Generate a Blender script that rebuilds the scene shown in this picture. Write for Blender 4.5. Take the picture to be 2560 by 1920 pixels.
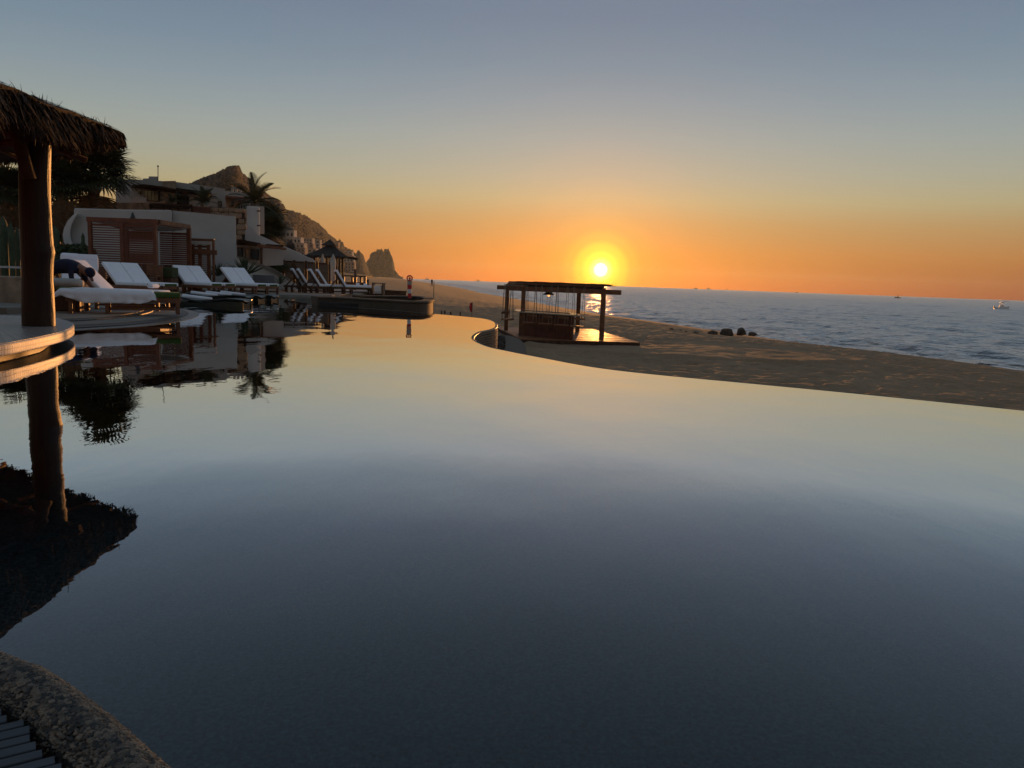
import bpy, bmesh, math, random
import numpy as np
from mathutils import Vector, Matrix, noise as mnoise
from mathutils.geometry import tessellate_polygon

for o in list(bpy.data.objects): bpy.data.objects.remove(o, do_unlink=True)
scene = bpy.context.scene
col = scene.collection
R = math.radians

# ------------------------------------------------------------------ camera
FPX, CXP, CYP = 1923.0, 1280.0, 960.0          # focal length and centre in photo pixels
CAM_H = 0.95                                   # metres above the pool water
PITCH = math.atan(257 * math.cos(R(2.03)) / FPX)
ROLL = R(2.03)
cam = bpy.data.cameras.new('camera'); cam_o = bpy.data.objects.new('camera', cam)
col.objects.link(cam_o); scene.camera = cam_o
cam.sensor_width = 36.0; cam.lens = 36.0 * FPX / 2560.0
cam.clip_start = 0.05; cam.clip_end = 60000
cam_o.matrix_world = (Matrix.Translation((0, 0, CAM_H)) @ Matrix.Rotation(math.pi / 2 - PITCH, 4, 'X')
                      @ Matrix.Rotation(ROLL, 4, 'Z'))

# ------------------------------------------------------------------ sky, sun, exposure
SUN_EL, SUN_AZ = R(1.05), R(6.2)
SUN_DIR = Vector((math.sin(SUN_AZ) * math.cos(SUN_EL), math.cos(SUN_AZ) * math.cos(SUN_EL), math.sin(SUN_EL)))
SKY_STRENGTH = 0.05
world = bpy.data.worlds.new('World'); scene.world = world; world.use_nodes = True
def build_sky():
    nt = world.node_tree; N = nt.nodes; L = nt.links
    bg = N['Background']; out = N['World Output']
    sky = N.new('ShaderNodeTexSky'); sky.sky_type = 'NISHITA'; sky.sun_disc = False
    sky.sun_elevation = SUN_EL; sky.sun_rotation = SUN_AZ
    sky.air_density = 1.0; sky.dust_density = 0.6; sky.ozone_density = 2.0
    L.new(sky.outputs[0], bg.inputs[0]); bg.inputs[1].default_value = SKY_STRENGTH
    tc = N.new('ShaderNodeTexCoord')
    sep = N.new('ShaderNodeSeparateXYZ'); L.new(tc.outputs['Generated'], sep.inputs[0])
    def math_n(op, a, b=None, c=None):
        m = N.new('ShaderNodeMath'); m.operation = op
        for i, v in enumerate((a, b, c)):
            if v is None: continue
            if isinstance(v, (int, float)): m.inputs[i].default_value = v
            else: L.new(v, m.inputs[i])
        return m.outputs[0]
    el = math_n('MULTIPLY', math_n('ARCSINE', sep.outputs[2]), 180 / math.pi)
    # scattered light of the whole atmosphere, by height above the horizon
    ramp = N.new('ShaderNodeValToRGB'); ramp.color_ramp.interpolation = 'LINEAR'
    stops = [(0, (.15, .012, .008)), (.7, (.18, .028, .014)), (2.5, (.315, .112, .036)), (4.4, (.335, .19, .075)),
             (6, (.345, .287, .155)), (7.6, (.312, .300, .222)), (10, (.262, .290, .272)), (12.5, (.204, .250, .280)),
             (15, (.156, .210, .262)), (18, (.130, .174, .238)), (25, (.124, .165, .214)), (45, (.122, .162, .208)), (90, (.122, .162, .208))]
    cr = ramp.color_ramp
    while len(cr.elements) < len(stops): cr.elements.new(0.5)
    for e, (d, c) in zip(cr.elements, stops):
        e.position = d / 90.0; e.color = (*c, 1)
    L.new(math_n('DIVIDE', el, 90.0), ramp.inputs[0])
    # away from the sun the sky is dimmer, smoothly all the way round
    dh = math_n('ADD', math_n('MULTIPLY', sep.outputs[0], math.sin(SUN_AZ)), math_n('MULTIPLY', sep.outputs[1], math.cos(SUN_AZ)))
    mr = N.new('ShaderNodeMapRange'); mr.interpolation_type = 'SMOOTHSTEP'
    mr.inputs[1].default_value = -0.6; mr.inputs[2].default_value = 0.75; mr.inputs[3].default_value = 0.95; mr.inputs[4].default_value = 1.0
    L.new(dh, mr.inputs[0])
    bg2 = N.new('ShaderNodeBackground'); L.new(ramp.outputs[0], bg2.inputs[0]); L.new(mr.outputs[0], bg2.inputs[1])
    # the sun: its disc and the aureole round it
    dp = N.new('ShaderNodeVectorMath'); dp.operation = 'DOT_PRODUCT'
    L.new(tc.outputs['Generated'], dp.inputs[0]); dp.inputs[1].default_value = SUN_DIR
    ang = math_n('MULTIPLY', math_n('ARCCOSINE', math_n('MINIMUM', dp.outputs['Value'], 1.0)), 180 / math.pi)
    r2 = N.new('ShaderNodeValToRGB'); c2 = r2.color_ramp; c2.interpolation = 'EASE'
    st2 = [(0, (2.6, 2.3, 1.5)), (.40, (2.4, 2.1, 1.3)), (.56, (.9, 1.0, .28)), (1.0, (.62, .72, .03)), (1.6, (.45, .44, .008)), (2.3, (.28, .17, .003)),
           (3.2, (.17, .06, 0)), (5.0, (.08, .015, 0)), (7.5, (.025, .003, 0)), (10, (0, 0, 0))]
    while len(c2.elements) < len(st2): c2.elements.new(0.5)
    for e, (d, c) in zip(c2.elements, st2):
        e.position = d / 10.0; e.color = (*c, 1)
    L.new(math_n('DIVIDE', ang, 10.0), r2.inputs[0])
    bg3 = N.new('ShaderNodeBackground'); L.new(r2.outputs[0], bg3.inputs[0]); bg3.inputs[1].default_value = 1.0
    a1 = N.new('ShaderNodeAddShader'); a2 = N.new('ShaderNodeAddShader')
    L.new(bg.outputs[0], a1.inputs[0]); L.new(bg2.outputs[0], a1.inputs[1])
    L.new(a1.outputs[0], a2.inputs[0]); L.new(bg3.outputs[0], a2.inputs[1]); L.new(a2.outputs[0], out.inputs[0])
build_sky()
sun = bpy.data.lights.new('sun', 'SUN'); sun.energy = 3.6; sun.angle = R(0.55); sun.color = (1.0, 0.41, 0.11)
sun_o = bpy.data.objects.new('sun', sun); col.objects.link(sun_o)
sun_o.rotation_euler = (-SUN_DIR).to_track_quat('-Z', 'Y').to_euler()
vs = scene.view_settings; vs.view_transform = 'Standard'; vs.look = 'None'; vs.exposure = 0.0; vs.gamma = 1.0; vs.use_curve_mapping = False

# ------------------------------------------------------------------ pixel directions -> places
_cp, _sp, _cr, _sr = math.cos(PITCH), math.sin(PITCH), math.cos(ROLL), math.sin(ROLL)
FW = Vector((0, _cp, -_sp)); UP0 = Vector((0, _sp, _cp)); RT0 = Vector((1, 0, 0))
RT = RT0 * _cr + UP0 * _sr; UP = UP0 * _cr - RT0 * _sr
CAM = Vector((0, 0, CAM_H))
def ray(x, y): return FW + RT * ((x - CXP) / FPX) - UP * ((y - CYP) / FPX)
def P(x, y, z):                                   # where the ray meets the level z
    d = ray(x, y); return CAM + d * ((z - CAM_H) / d.z)
def D(x, y, Y):                                   # where the ray meets the vertical plane y = Y
    d = ray(x, y); return CAM + d * (Y / d.y)
def Zf(ox, oy, s): return lambda x, y: (ox + x * s, oy + y * s)
z1 = Zf(0, 180, .18083); z2 = Zf(0, 380, .18083); z3 = Zf(0, 620, .18083); z4 = Zf(180, 400, .18083); z5 = Zf(300, 400, .18083)
z6 = Zf(120, 600, .18083); z7 = Zf(400, 600, .18083); z8 = Zf(600, 500, .18083); z9 = Zf(700, 560, .18083)
zp = Zf(1230, 690, .14919); zb = Zf(1100, 640, .27125); zs = Zf(1600, 650, .434)

# ------------------------------------------------------------------ mesh building
class MB:
    def __init__(s): s.v = []; s.f = []
    def add(s, vs, fs):
        n = len(s.v); s.v += [tuple(v) for v in vs]; s.f += [tuple(i + n for i in f) for f in fs]; return s
    def box(s, c, size, rz=0, M=None):
        x, y, z = (a / 2 for a in size); c = Vector(c); ca, sa = math.cos(rz), math.sin(rz); vs = []
        for dx, dy, dz in ((-1,-1,-1),(1,-1,-1),(1,1,-1),(-1,1,-1),(-1,-1,1),(1,-1,1),(1,1,1),(-1,1,1)):
            p = Vector((dx * x, dy * y, dz * z))
            p = (M @ p) if M else Vector((p.x * ca - p.y * sa, p.x * sa + p.y * ca, p.z))
            vs.append(p + c)
        return s.add(vs, ((0,3,2,1),(4,5,6,7),(0,1,5,4),(1,2,6,5),(2,3,7,6),(3,0,4,7)))
    def bar(s, a, b, w, t, up=(0, 0, 1)):         # rectangular bar from a to b
        a, b = Vector(a), Vector(b); d = b - a; L = d.length; d.normalize()
        u = Vector(up)
        if abs(d.dot(u)) > .98: u = Vector((1, 0, 0))
        sx = d.cross(u).normalized(); uz = sx.cross(d).normalized()
        M = Matrix((d, sx, uz)).transposed()
        return s.box((a + b) / 2, (L, w, t), M=M)
    def tube(s, pts, rad, n=8, cap=True):
        pts = [Vector(p) for p in pts]; k = len(pts)
        if isinstance(rad, (int, float)): rad = [rad] * k
        rings = []; u = None
        for i, p in enumerate(pts):
            d = (pts[min(i + 1, k - 1)] - pts[max(i - 1, 0)]).normalized()
            if u is None:
                u = Vector((0, 0, 1)) if abs(d.z) < .9 else Vector((1, 0, 0))
            u = (u - d * u.dot(d)).normalized(); w = d.cross(u)
            rings.append([p + (u * math.cos(2 * math.pi * j / n) + w * math.sin(2 * math.pi * j / n)) * rad[i] for j in range(n)])
        vs = [q for r in rings for q in r]; fs = []
        for i in range(k - 1):
            for j in range(n):
                fs.append((i * n + j, i * n + (j + 1) % n, (i + 1) * n + (j + 1) % n, (i + 1) * n + j))
        if cap: fs += [tuple(reversed(range(n))), tuple(range((k - 1) * n, k * n))]
        return s.add(vs, fs)
    def prism(s, pts, off):                       # polygon pts (3D) swept by the vector off
        pts = [Vector(p) for p in pts]; off = Vector(off); n = len(pts)
        tris = tessellate_polygon([pts]); vs = pts + [p + off for p in pts]
        fs = [tuple(t) for t in tris] + [tuple(n + i for i in reversed(t)) for t in tris]
        fs += [(i, (i + 1) % n, n + (i + 1) % n, n + i) for i in range(n)]
        return s.add(vs, fs)
    def lathe(s, prof, n=16, c=(0, 0, 0)):
        vs = []; fs = []; k = len(prof)
        for j in range(n):
            a = 2 * math.pi * j / n
            vs += [(c[0] + r * math.cos(a), c[1] + r * math.sin(a), c[2] + z) for r, z in prof]
        for j in range(n):
            for i in range(k - 1):
                fs.append((j * k + i, ((j + 1) % n) * k + i, ((j + 1) % n) * k + i + 1, j * k + i + 1))
        return s.add(vs, fs)
    def mesh(s, name, mat, smooth=False, fix=True):
        me = bpy.data.meshes.new(name); me.from_pydata(s.v, [], s.f)
        if fix:
            bm = bmesh.new(); bm.from_mesh(me); bmesh.ops.recalc_face_normals(bm, faces=bm.faces); bm.to_mesh(me); bm.free()
        if mat: me.materials.append(mat)
        if smooth: me.polygons.foreach_set('use_smooth', [True] * len(me.polygons))
        me.update(); return me

WM = {}
def tag(o, label=None, cat=None, group=None, kind=None):
    if label: o['label'] = label
    if cat: o['category'] = cat
    if group: o['group'] = group
    if kind: o['kind'] = kind
    return o
def obj(name, mesh, parent=None, local=False, bevel=0, kind=None, label=None):
    o = bpy.data.objects.new(name, mesh); col.objects.link(o)
    if parent is not None:
        o.parent = parent
        if local: WM[o.name] = WM[parent.name].copy()
        else:
            o.matrix_parent_inverse = WM[parent.name].inverted(); WM[o.name] = Matrix.Identity(4)
    else: WM[o.name] = Matrix.Identity(4)
    if bevel:
        m = o.modifiers.new('bevel', 'BEVEL'); m.width = bevel; m.segments = 2; m.limit_method = 'ANGLE'
    if kind: o['kind'] = kind
    if label: o['label'] = label
    return o
def thing(name, label, cat, loc=(0, 0, 0), rz=0, group=None):
    o = bpy.data.objects.new(name, None); col.objects.link(o); o.location = loc; o.rotation_euler = (0, 0, rz)
    o.empty_display_size = .1
    WM[o.name] = Matrix.Translation(loc) @ Matrix.Rotation(rz, 4, 'Z')
    return tag(o, label, cat, group)
def structure(name, mesh, parent=None): return tag(obj(name, mesh, parent), kind='structure')
def copy_tree(o, parent=None):
    c = o.copy(); col.objects.link(c); c.parent = parent
    if parent is not None: c.matrix_parent_inverse = o.matrix_parent_inverse.copy()
    for ch in [x for x in ALLCH.get(o.name, [])]: copy_tree(ch, c)
    return c
ALLCH = {}
def index_children():
    ALLCH.clear()
    for o in bpy.data.objects:
        if o.parent: ALLCH.setdefault(o.parent.name, []).append(o)
def place_copy(src, loc, rz, label, group=None):
    index_children(); c = copy_tree(src); c.location = loc; c.rotation_euler = (0, 0, rz); c['label'] = label
    if group: c['group'] = group
    return c

# ------------------------------------------------------------------ materials
MATS = {}
def mat(name, c, rough=.7, var=.18, scale=4, bump=0.0, bscale=None, stretch=(1, 1, 1), metal=0, spec=.4, c2=None, sheen=0):
    if name in MATS: return MATS[name]
    m = bpy.data.materials.new(name); m.use_nodes = True; N = m.node_tree.nodes; L = m.node_tree.links
    b = N['Principled BSDF']; b.inputs['Roughness'].default_value = rough; b.inputs['Metallic'].default_value = metal
    b.inputs['Specular IOR Level'].default_value = spec
    tc = N.new('ShaderNodeTexCoord'); mp = N.new('ShaderNodeMapping'); mp.inputs['Scale'].default_value = stretch
    L.new(tc.outputs['Object'], mp.inputs[0])
    nz = N.new('ShaderNodeTexNoise'); nz.inputs['Scale'].default_value = scale; nz.inputs['Detail'].default_value = 6
    L.new(mp.outputs[0], nz.inputs['Vector'])
    rp = N.new('ShaderNodeValToRGB'); rp.color_ramp.elements[0].position = .3; rp.color_ramp.elements[1].position = .7
    lo = tuple(x * (1 - var) for x in c); hi = c2 if c2 else tuple(min(1, x * (1 + var)) for x in c)
    rp.color_ramp.elements[0].color = (*lo, 1); rp.color_ramp.elements[1].color = (*hi, 1)
    L.new(nz.outputs[0], rp.inputs[0]); L.new(rp.outputs[0], b.inputs['Base Color'])
    if bump:
        n2 = N.new('ShaderNodeTexNoise'); n2.inputs['Scale'].default_value = bscale or scale * 4; n2.inputs['Detail'].default_value = 5
        L.new(mp.outputs[0], n2.inputs['Vector'])
        bp = N.new('ShaderNodeBump'); bp.inputs['Strength'].default_value = 1.0; bp.inputs['Distance'].default_value = bump
        L.new(n2.outputs[0], bp.inputs['Height']); L.new(bp.outputs[0], b.inputs['Normal'])
    MATS[name] = m; return m
M_teak = mat('teak', (.16, .062, .028), .55, .35, 5, .003, 18, (1, 1, 1))
M_teak_red = mat('teak_red', (.15, .047, .022), .5, .3, 4, .003, 20)
M_timber = mat('timber_dark', (.085, .042, .024), .7, .35, 6, .004, 25, spec=.15)
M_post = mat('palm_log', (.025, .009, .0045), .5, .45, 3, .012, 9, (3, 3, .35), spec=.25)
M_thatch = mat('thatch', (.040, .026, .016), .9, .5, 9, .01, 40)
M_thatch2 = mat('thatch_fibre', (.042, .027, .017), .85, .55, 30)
M_stucco = mat('stucco', (.47, .46, .425), .9, .07, 1.2, .004, 30)
M_stucco_w = mat('stucco_white', (.56, .55, .52), .9, .06, 1.5, .004, 30)
M_stone = mat('stone', (.30, .22, .15), .9, .4, 3, .02, 9)
M_cushion = mat('white_cushion', (.87, .88, .93), .85, .03, 6, .008, 10)
M_sheet = mat('white_sheet', (.87, .88, .93), .85, .03, 6, .014, 7)
M_greyfab = mat('grey_fabric', (.42, .41, .38), .9, .1, 8, .008, 20)
M_green = mat('green_cushion', (.055, .105, .022), .85, .15, 10, .004, 30)
M_navy = mat('navy_cloth', (.010, .014, .038), .9, .2, 12, .006, 25)
M_trouser = mat('beige_trousers', (.22, .20, .17), .9, .15, 12)
M_skin = mat('skin', (.22, .11, .07), .6, .1, 20)
M_dark = mat('near_black', (.012, .011, .011), .5, .2, 8)
M_paving = mat('paving', (.23, .205, .175), .8, .14, 2, .003, 40)
M_band = mat('dark_pebble_band', (.07, .065, .062), .55, .5, 60, .004, 90)
M_glass = mat('window_glass', (.03, .035, .04), .08, .2, 3, spec=.8)
M_redpaint = mat('red_fabric', (.55, .03, .03), .7, .12, 12)
M_whitepaint = mat('white_paint', (.72, .71, .69), .5, .05, 8)
M_metal = mat('dark_metal', (.05, .047, .045), .4, .2, 10, metal=.7)
M_frond = mat('palm_frond', (.045, .052, .020), .55, .4, 2)
M_frond_dry = mat('palm_frond_dry', (.15, .095, .05), .8, .4, 3)
M_trunk = mat('palm_trunk', (.12, .085, .055), .9, .4, 8, .02, 20)
M_cactus = mat('cactus', (.05, .07, .035), .7, .3, 6)
M_leaf = mat('leaf', (.04, .06, .02), .6, .4, 4)
M_rock = mat('boulder', (.075, .055, .042), .9, .4, 4, .03, 12)
M_rope = mat('rope', (.25, .20, .14), .9, .2, 20)
M_umbrella = mat('canvas', (.42, .38, .32), .9, .12, 6, .006, 12)
# ================================================================== THE SETTING
random.seed(7); rng = np.random.default_rng(7)
SEA_Z = -5.0; SAND_Z = -1.55
def grid_mesh(name, X, Y, Z, m, smooth=True):
    r, c = X.shape
    v = np.stack([X, Y, Z], -1).reshape(-1, 3)
    i = np.arange(r * c).reshape(r, c)
    f = np.stack([i[:-1, :-1], i[:-1, 1:], i[1:, 1:], i[1:, :-1]], -1).reshape(-1, 4)
    me = bpy.data.meshes.new(name); me.from_pydata(v.tolist(), [], f.tolist()); me.materials.append(m)
    if smooth: me.polygons.foreach_set('use_smooth', [True] * len(me.polygons))
    me.update(); return me
def vnoise(x, y, seed=0):                          # smooth value noise on arrays
    xi = np.floor(x).astype(np.int64); yi = np.floor(y).astype(np.int64); fx = x - xi; fy = y - yi
    fx = fx * fx * (3 - 2 * fx); fy = fy * fy * (3 - 2 * fy)
    def h(a, b):
        n = (a * 374761393 + b * 668265263 + seed * 982451653) & 0x7fffffff
        n = ((n ^ (n >> 13)) * 1274126177) & 0x7fffffff
        return ((n ^ (n >> 16)) & 0xffff) / 65535.0
    return (h(xi, yi) * (1 - fx) + h(xi + 1, yi) * fx) * (1 - fy) + (h(xi, yi + 1) * (1 - fx) + h(xi + 1, yi + 1) * fx) * fy

# ---- beach: crest line found where the sand meets the sea behind it
CREST_PX = [(2900, 1050), (2560, 957), (2400, 927), (2240, 889), (2120, 868), (2000, 853), (1880, 842), (1760, 835), (1640, 815), (1540, 796), (1445, 781),
            (1340, 762), (1250, 753), (1180, 742), (1130, 727), (1090, 714), (1060, 706), (1030, 700)]
crest = [(lambda p: (p.x, p.y))(P(x, y, -1.78)) for x, y in CREST_PX]
crest = [(crest[0][0] + 4, crest[0][1] - 22)] + crest + [(-215, 1400), (-345, 2300)]
crest = np.array(crest)
def resample(pl, n):
    pl = np.asarray(pl, float); d = np.r_[0, np.cumsum(np.hypot(*np.diff(pl, axis=0).T))]
    t = d[-1] * np.linspace(0, 1, n) ** 2.2
    return np.stack([np.interp(t, d, pl[:, 0]), np.interp(t, d, pl[:, 1])], 1)
def smooth_line(pl, it=2):
    pl = np.asarray(pl, float)
    for _ in range(it): pl = np.r_[pl[:1], (pl[:-2] + 2 * pl[1:-1] + pl[2:]) / 4, pl[-1:]]
    return pl
crest_s = smooth_line(resample(crest, 160), 1)
def crest_dist(X, Y):                              # signed distance, positive towards the sea
    sh = X.shape; p = np.stack([X.ravel(), Y.ravel()], 1); best = np.full(len(p), 1e18); sg = np.zeros(len(p))
    for a, b in zip(crest_s[:-1], crest_s[1:]):
        d = b - a; L2 = d @ d; q = p - a; t = np.clip((q @ d) / L2, 0, 1); r = q - t[:, None] * d
        dd = (r * r).sum(1); cr = d[0] * q[:, 1] - d[1] * q[:, 0]
        m = dd < best; best[m] = dd[m]; sg[m] = -np.sign(cr[m])
    return (np.sqrt(best) * sg).reshape(sh)
def sand_height(X, Y):
    t = crest_dist(X, Y); r = np.hypot(X, Y)
    w = np.clip(2.0 + r * .03, 2, 9)
    base = SAND_Z + np.clip((r - 70) / 400, 0, 1) * 1.0
    rise = np.clip((-t - 25) / 60, 0, 1) * np.clip((r - 90) / 300, 0, 1) * 2.2
    base = base + rise
    sp = w * np.log1p(np.exp(np.clip((t + .4) / w, -30, 30)))
    z = base - .115 * sp - np.clip(r - 75, 0, 300) * .0045 * np.clip(t / w + 1, 0, 1)
    und = (vnoise(X / 3.1, Y / 3.1, 3) - .5) * .035 + (vnoise(X / 1.1, Y / 1.1, 5) - .5) * .03
    fade = np.clip(1.2 - r / 160, .6, 1)
    n1 = vnoise(X / .33, Y / .33, 11); n2 = vnoise(X / .15, Y / .15, 12)
    foot = -np.clip(.60 - n1, 0, 1) * .20 - np.clip(.5 - vnoise(X / .62, Y / .5, 15), 0, 1) * .12 + (n2 - .5) * .04
    # groomed oval with its raked ring in front of the boulders
    c = P(1730, 868, SAND_Z); ux, uy = (X - c.x) / 7.5, (Y - c.y) / 5.0
    e = np.hypot(ux, uy) + (vnoise(X / 2, Y / 2, 9) - .5) * .15
    foot = foot * np.clip((e - .85) * 5, .22, 1) + np.exp(-((e - .93) / .05) ** 2) * .07 - np.exp(-((e - 1.02) / .04) ** 2) * .06
    wet = np.clip(1 - (t - 4) / 8, .1, 1)
    return np.maximum(z + (und + foot * wet) * fade, -8.5)
az = np.unique(np.r_[np.linspace(-62, -14, 60), np.linspace(-14, 40, 330), np.linspace(40, 75, 24)])
rr = np.unique(np.r_[np.linspace(4, 10, 16), np.geomspace(10, 75, 330), np.geomspace(75, 2300, 110)])
A, Rr = np.meshgrid(np.radians(az), rr)
SX, SY = Rr * np.sin(A), Rr * np.cos(A)
def sand_material():
    m = bpy.data.materials.new('sand'); m.use_nodes = True; N = m.node_tree.nodes; L = m.node_tree.links; b = N['Principled BSDF']
    b.inputs['Roughness'].default_value = .95; b.inputs['Specular IOR Level'].default_value = .15
    tc = N.new('ShaderNodeTexCoord')
    n1 = N.new('ShaderNodeTexNoise'); n1.inputs['Scale'].default_value = .35; n1.inputs['Detail'].default_value = 8
    n2 = N.new('ShaderNodeTexNoise'); n2.inputs['Scale'].default_value = 9; n2.inputs['Detail'].default_value = 4
    L.new(tc.outputs['Object'], n1.inputs['Vector']); L.new(tc.outputs['Object'], n2.inputs['Vector'])
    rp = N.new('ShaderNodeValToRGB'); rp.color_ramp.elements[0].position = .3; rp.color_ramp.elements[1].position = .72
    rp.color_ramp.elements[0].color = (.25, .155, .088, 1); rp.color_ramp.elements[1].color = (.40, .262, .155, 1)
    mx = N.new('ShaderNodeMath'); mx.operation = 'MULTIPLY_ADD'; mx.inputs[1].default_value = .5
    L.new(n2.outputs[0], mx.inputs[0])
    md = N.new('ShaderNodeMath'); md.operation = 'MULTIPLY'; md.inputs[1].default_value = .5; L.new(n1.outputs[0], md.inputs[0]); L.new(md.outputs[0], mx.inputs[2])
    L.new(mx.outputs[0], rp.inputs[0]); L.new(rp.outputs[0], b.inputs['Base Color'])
    n3 = N.new('ShaderNodeTexNoise'); n3.inputs['Scale'].default_value = 22; n3.inputs['Detail'].default_value = 4; L.new(tc.outputs['Object'], n3.inputs['Vector'])
    bp = N.new('ShaderNodeBump'); bp.inputs['Distance'].default_value = .007; L.new(n3.outputs[0], bp.inputs['Height']); L.new(bp.outputs[0], b.inputs['Normal'])
    return m
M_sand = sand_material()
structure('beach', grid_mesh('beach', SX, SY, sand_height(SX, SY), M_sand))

# ---- sea
def water_mix(name, deep, bump_layers, rough=0.0, transparent=None, ior=1.333, gain=1.0, power=1.0):
    m = bpy.data.materials.new(name); m.use_nodes = True; N = m.node_tree.nodes; L = m.node_tree.links
    for n in list(N):
        if n.type != 'OUTPUT_MATERIAL': N.remove(n)
    out = [n for n in N if n.type == 'OUTPUT_MATERIAL'][0]
    tc = N.new('ShaderNodeTexCoord'); prev = None
    for sc, st, dist, det in bump_layers:
        mp = N.new('ShaderNodeMapping'); mp.inputs['Scale'].default_value = st; L.new(tc.outputs['Object'], mp.inputs[0])
        nz = N.new('ShaderNodeTexNoise'); nz.inputs['Scale'].default_value = sc; nz.inputs['Detail'].default_value = det; L.new(mp.outputs[0], nz.inputs['Vector'])
        bp = N.new('ShaderNodeBump'); bp.inputs['Distance'].default_value = dist; L.new(nz.outputs[0], bp.inputs['Height'])
        if prev: L.new(prev, bp.inputs['Normal'])
        prev = bp.outputs[0]
    gl = N.new('ShaderNodeBsdfGlossy'); gl.inputs['Roughness'].default_value = rough
    if transparent: un = N.new('ShaderNodeBsdfTransparent'); un.inputs[0].default_value = (*transparent, 1)
    else: un = N.new('ShaderNodeBsdfDiffuse'); un.inputs[0].default_value = (*deep, 1)
    fr = N.new('ShaderNodeFresnel'); fr.inputs[0].default_value = ior
    mx = N.new('ShaderNodeMixShader')
    if prev:
        L.new(prev, gl.inputs['Normal']); L.new(prev, fr.inputs['Normal'])
        if not transparent: L.new(prev, un.inputs['Normal'])
    gn = N.new('ShaderNodeMath'); gn.operation = 'MULTIPLY'; gn.use_clamp = True; gn.inputs[1].default_value = gain
    pw = N.new('ShaderNodeMath'); pw.operation = 'POWER'; pw.inputs[1].default_value = power; L.new(fr.outputs[0], pw.inputs[0]); L.new(pw.outputs[0], gn.inputs[0])
    L.new(gn.outputs[0], mx.inputs[0]); L.new(un.outputs[0], mx.inputs[1]); L.new(gl.outputs[0], mx.inputs[2]); L.new(mx.outputs[0], out.inputs[0])
    return m
M_sea = water_mix('sea_water', (.012, .022, .034), [(.2, (1, 1, 1), .35, 4), (1.1, (1, 1, 1), .22, 5)], rough=.34, gain=1.4)
saz = np.radians(np.r_[np.linspace(-34, -14, 40), np.linspace(-14, 42, 420), np.linspace(42, 80, 40)]); saz = np.unique(saz)
srr = np.r_[np.geomspace(24, 700, 420), np.geomspace(720, 4100, 50)]
SA, SR = np.meshgrid(saz, srr); WX, WY = SR * np.sin(SA), SR * np.cos(SA); WZ = np.zeros_like(WX)
for k in range(46):                                 # wind sea running in towards the beach
    lam = rng.choice([1.6, 2.4, 3.5, 5, 8, 13, 21]) * rng.uniform(.8, 1.25); th = rng.normal(math.radians(208), .55); kk = 2 * math.pi / lam
    amp = .0085 * lam ** .75 * (.5 if lam > 7 else 1.0); fade = np.clip(lam * 110 / SR, 0, 1)
    WZ += amp * fade * np.sin(kk * (WX * math.cos(th) + WY * math.sin(th)) + rng.uniform(0, 6.28))
# wake ridges left by the passing boat
def ridge(p0, p1, w, h):
    global WZ
    d = np.array(p1) - np.array(p0); L2 = d @ d; qx, qy = WX - p0[0], WY - p0[1]; t = np.clip((qx * d[0] + qy * d[1]) / L2, 0, 1)
    r = np.hypot(qx - t * d[0], qy - t * d[1]); WZ += h * np.exp(-(r / w) ** 2)
for (a, b, w, h) in (((2120, 757), (2420, 770), 3.2, .55), ((2500, 775), (2700, 786), 3.0, .6), ((2330, 762), (2480, 772), 2.2, .5), ((1900, 742), (2150, 756), 5, .45)):
    A0, B0 = P(*a, SEA_Z), P(*b, SEA_Z); ridge((A0.x, A0.y), (B0.x, B0.y), w, h)
structure('sea', grid_mesh('sea', WX, WY, SEA_Z + WZ, M_sea))

# ---- surf: broken foam lying along the waterline
def foam_material():
    m = bpy.data.materials.new('foam'); m.use_nodes = True; N = m.node_tree.nodes; L = m.node_tree.links; b = N['Principled BSDF']
    b.inputs['Base Color'].default_value = (.72, .72, .74, 1); b.inputs['Roughness'].default_value = .9
    tc = N.new('ShaderNodeTexCoord'); nz = N.new('ShaderNodeTexNoise'); nz.inputs['Scale'].default_value = .55; nz.inputs['Detail'].default_value = 8; nz.inputs['Roughness'].default_value = .7
    L.new(tc.outputs['Object'], nz.inputs['Vector'])
    rp = N.new('ShaderNodeValToRGB'); rp.color_ramp.elements[0].position = .52; rp.color_ramp.elements[1].position = .64
    L.new(nz.outputs[0], rp.inputs[0]); L.new(rp.outputs[0], b.inputs['Alpha']); return m
M_foam = foam_material()
tq = np.linspace(-2, 110, 500)
shore = []
for i in range(len(crest_s)):
    a = crest_s[max(i - 1, 0)]; b = crest_s[min(i + 1, len(crest_s) - 1)]; d = (b - a) / np.hypot(*(b - a)); nrm = np.array([d[1], -d[0]])
    if nrm @ np.array([1, .15]) < 0: nrm = -nrm
    q = crest_s[i] + tq[:, None] * nrm; zz = sand_height(q[:, 0], q[:, 1]); k = np.argmax(zz < SEA_Z - .02)
    if k > 0: shore.append(np.r_[q[k], nrm])
shore = np.array(shore); shp = smooth_line(resample(shore[:, :2], 420), 6)
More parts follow.
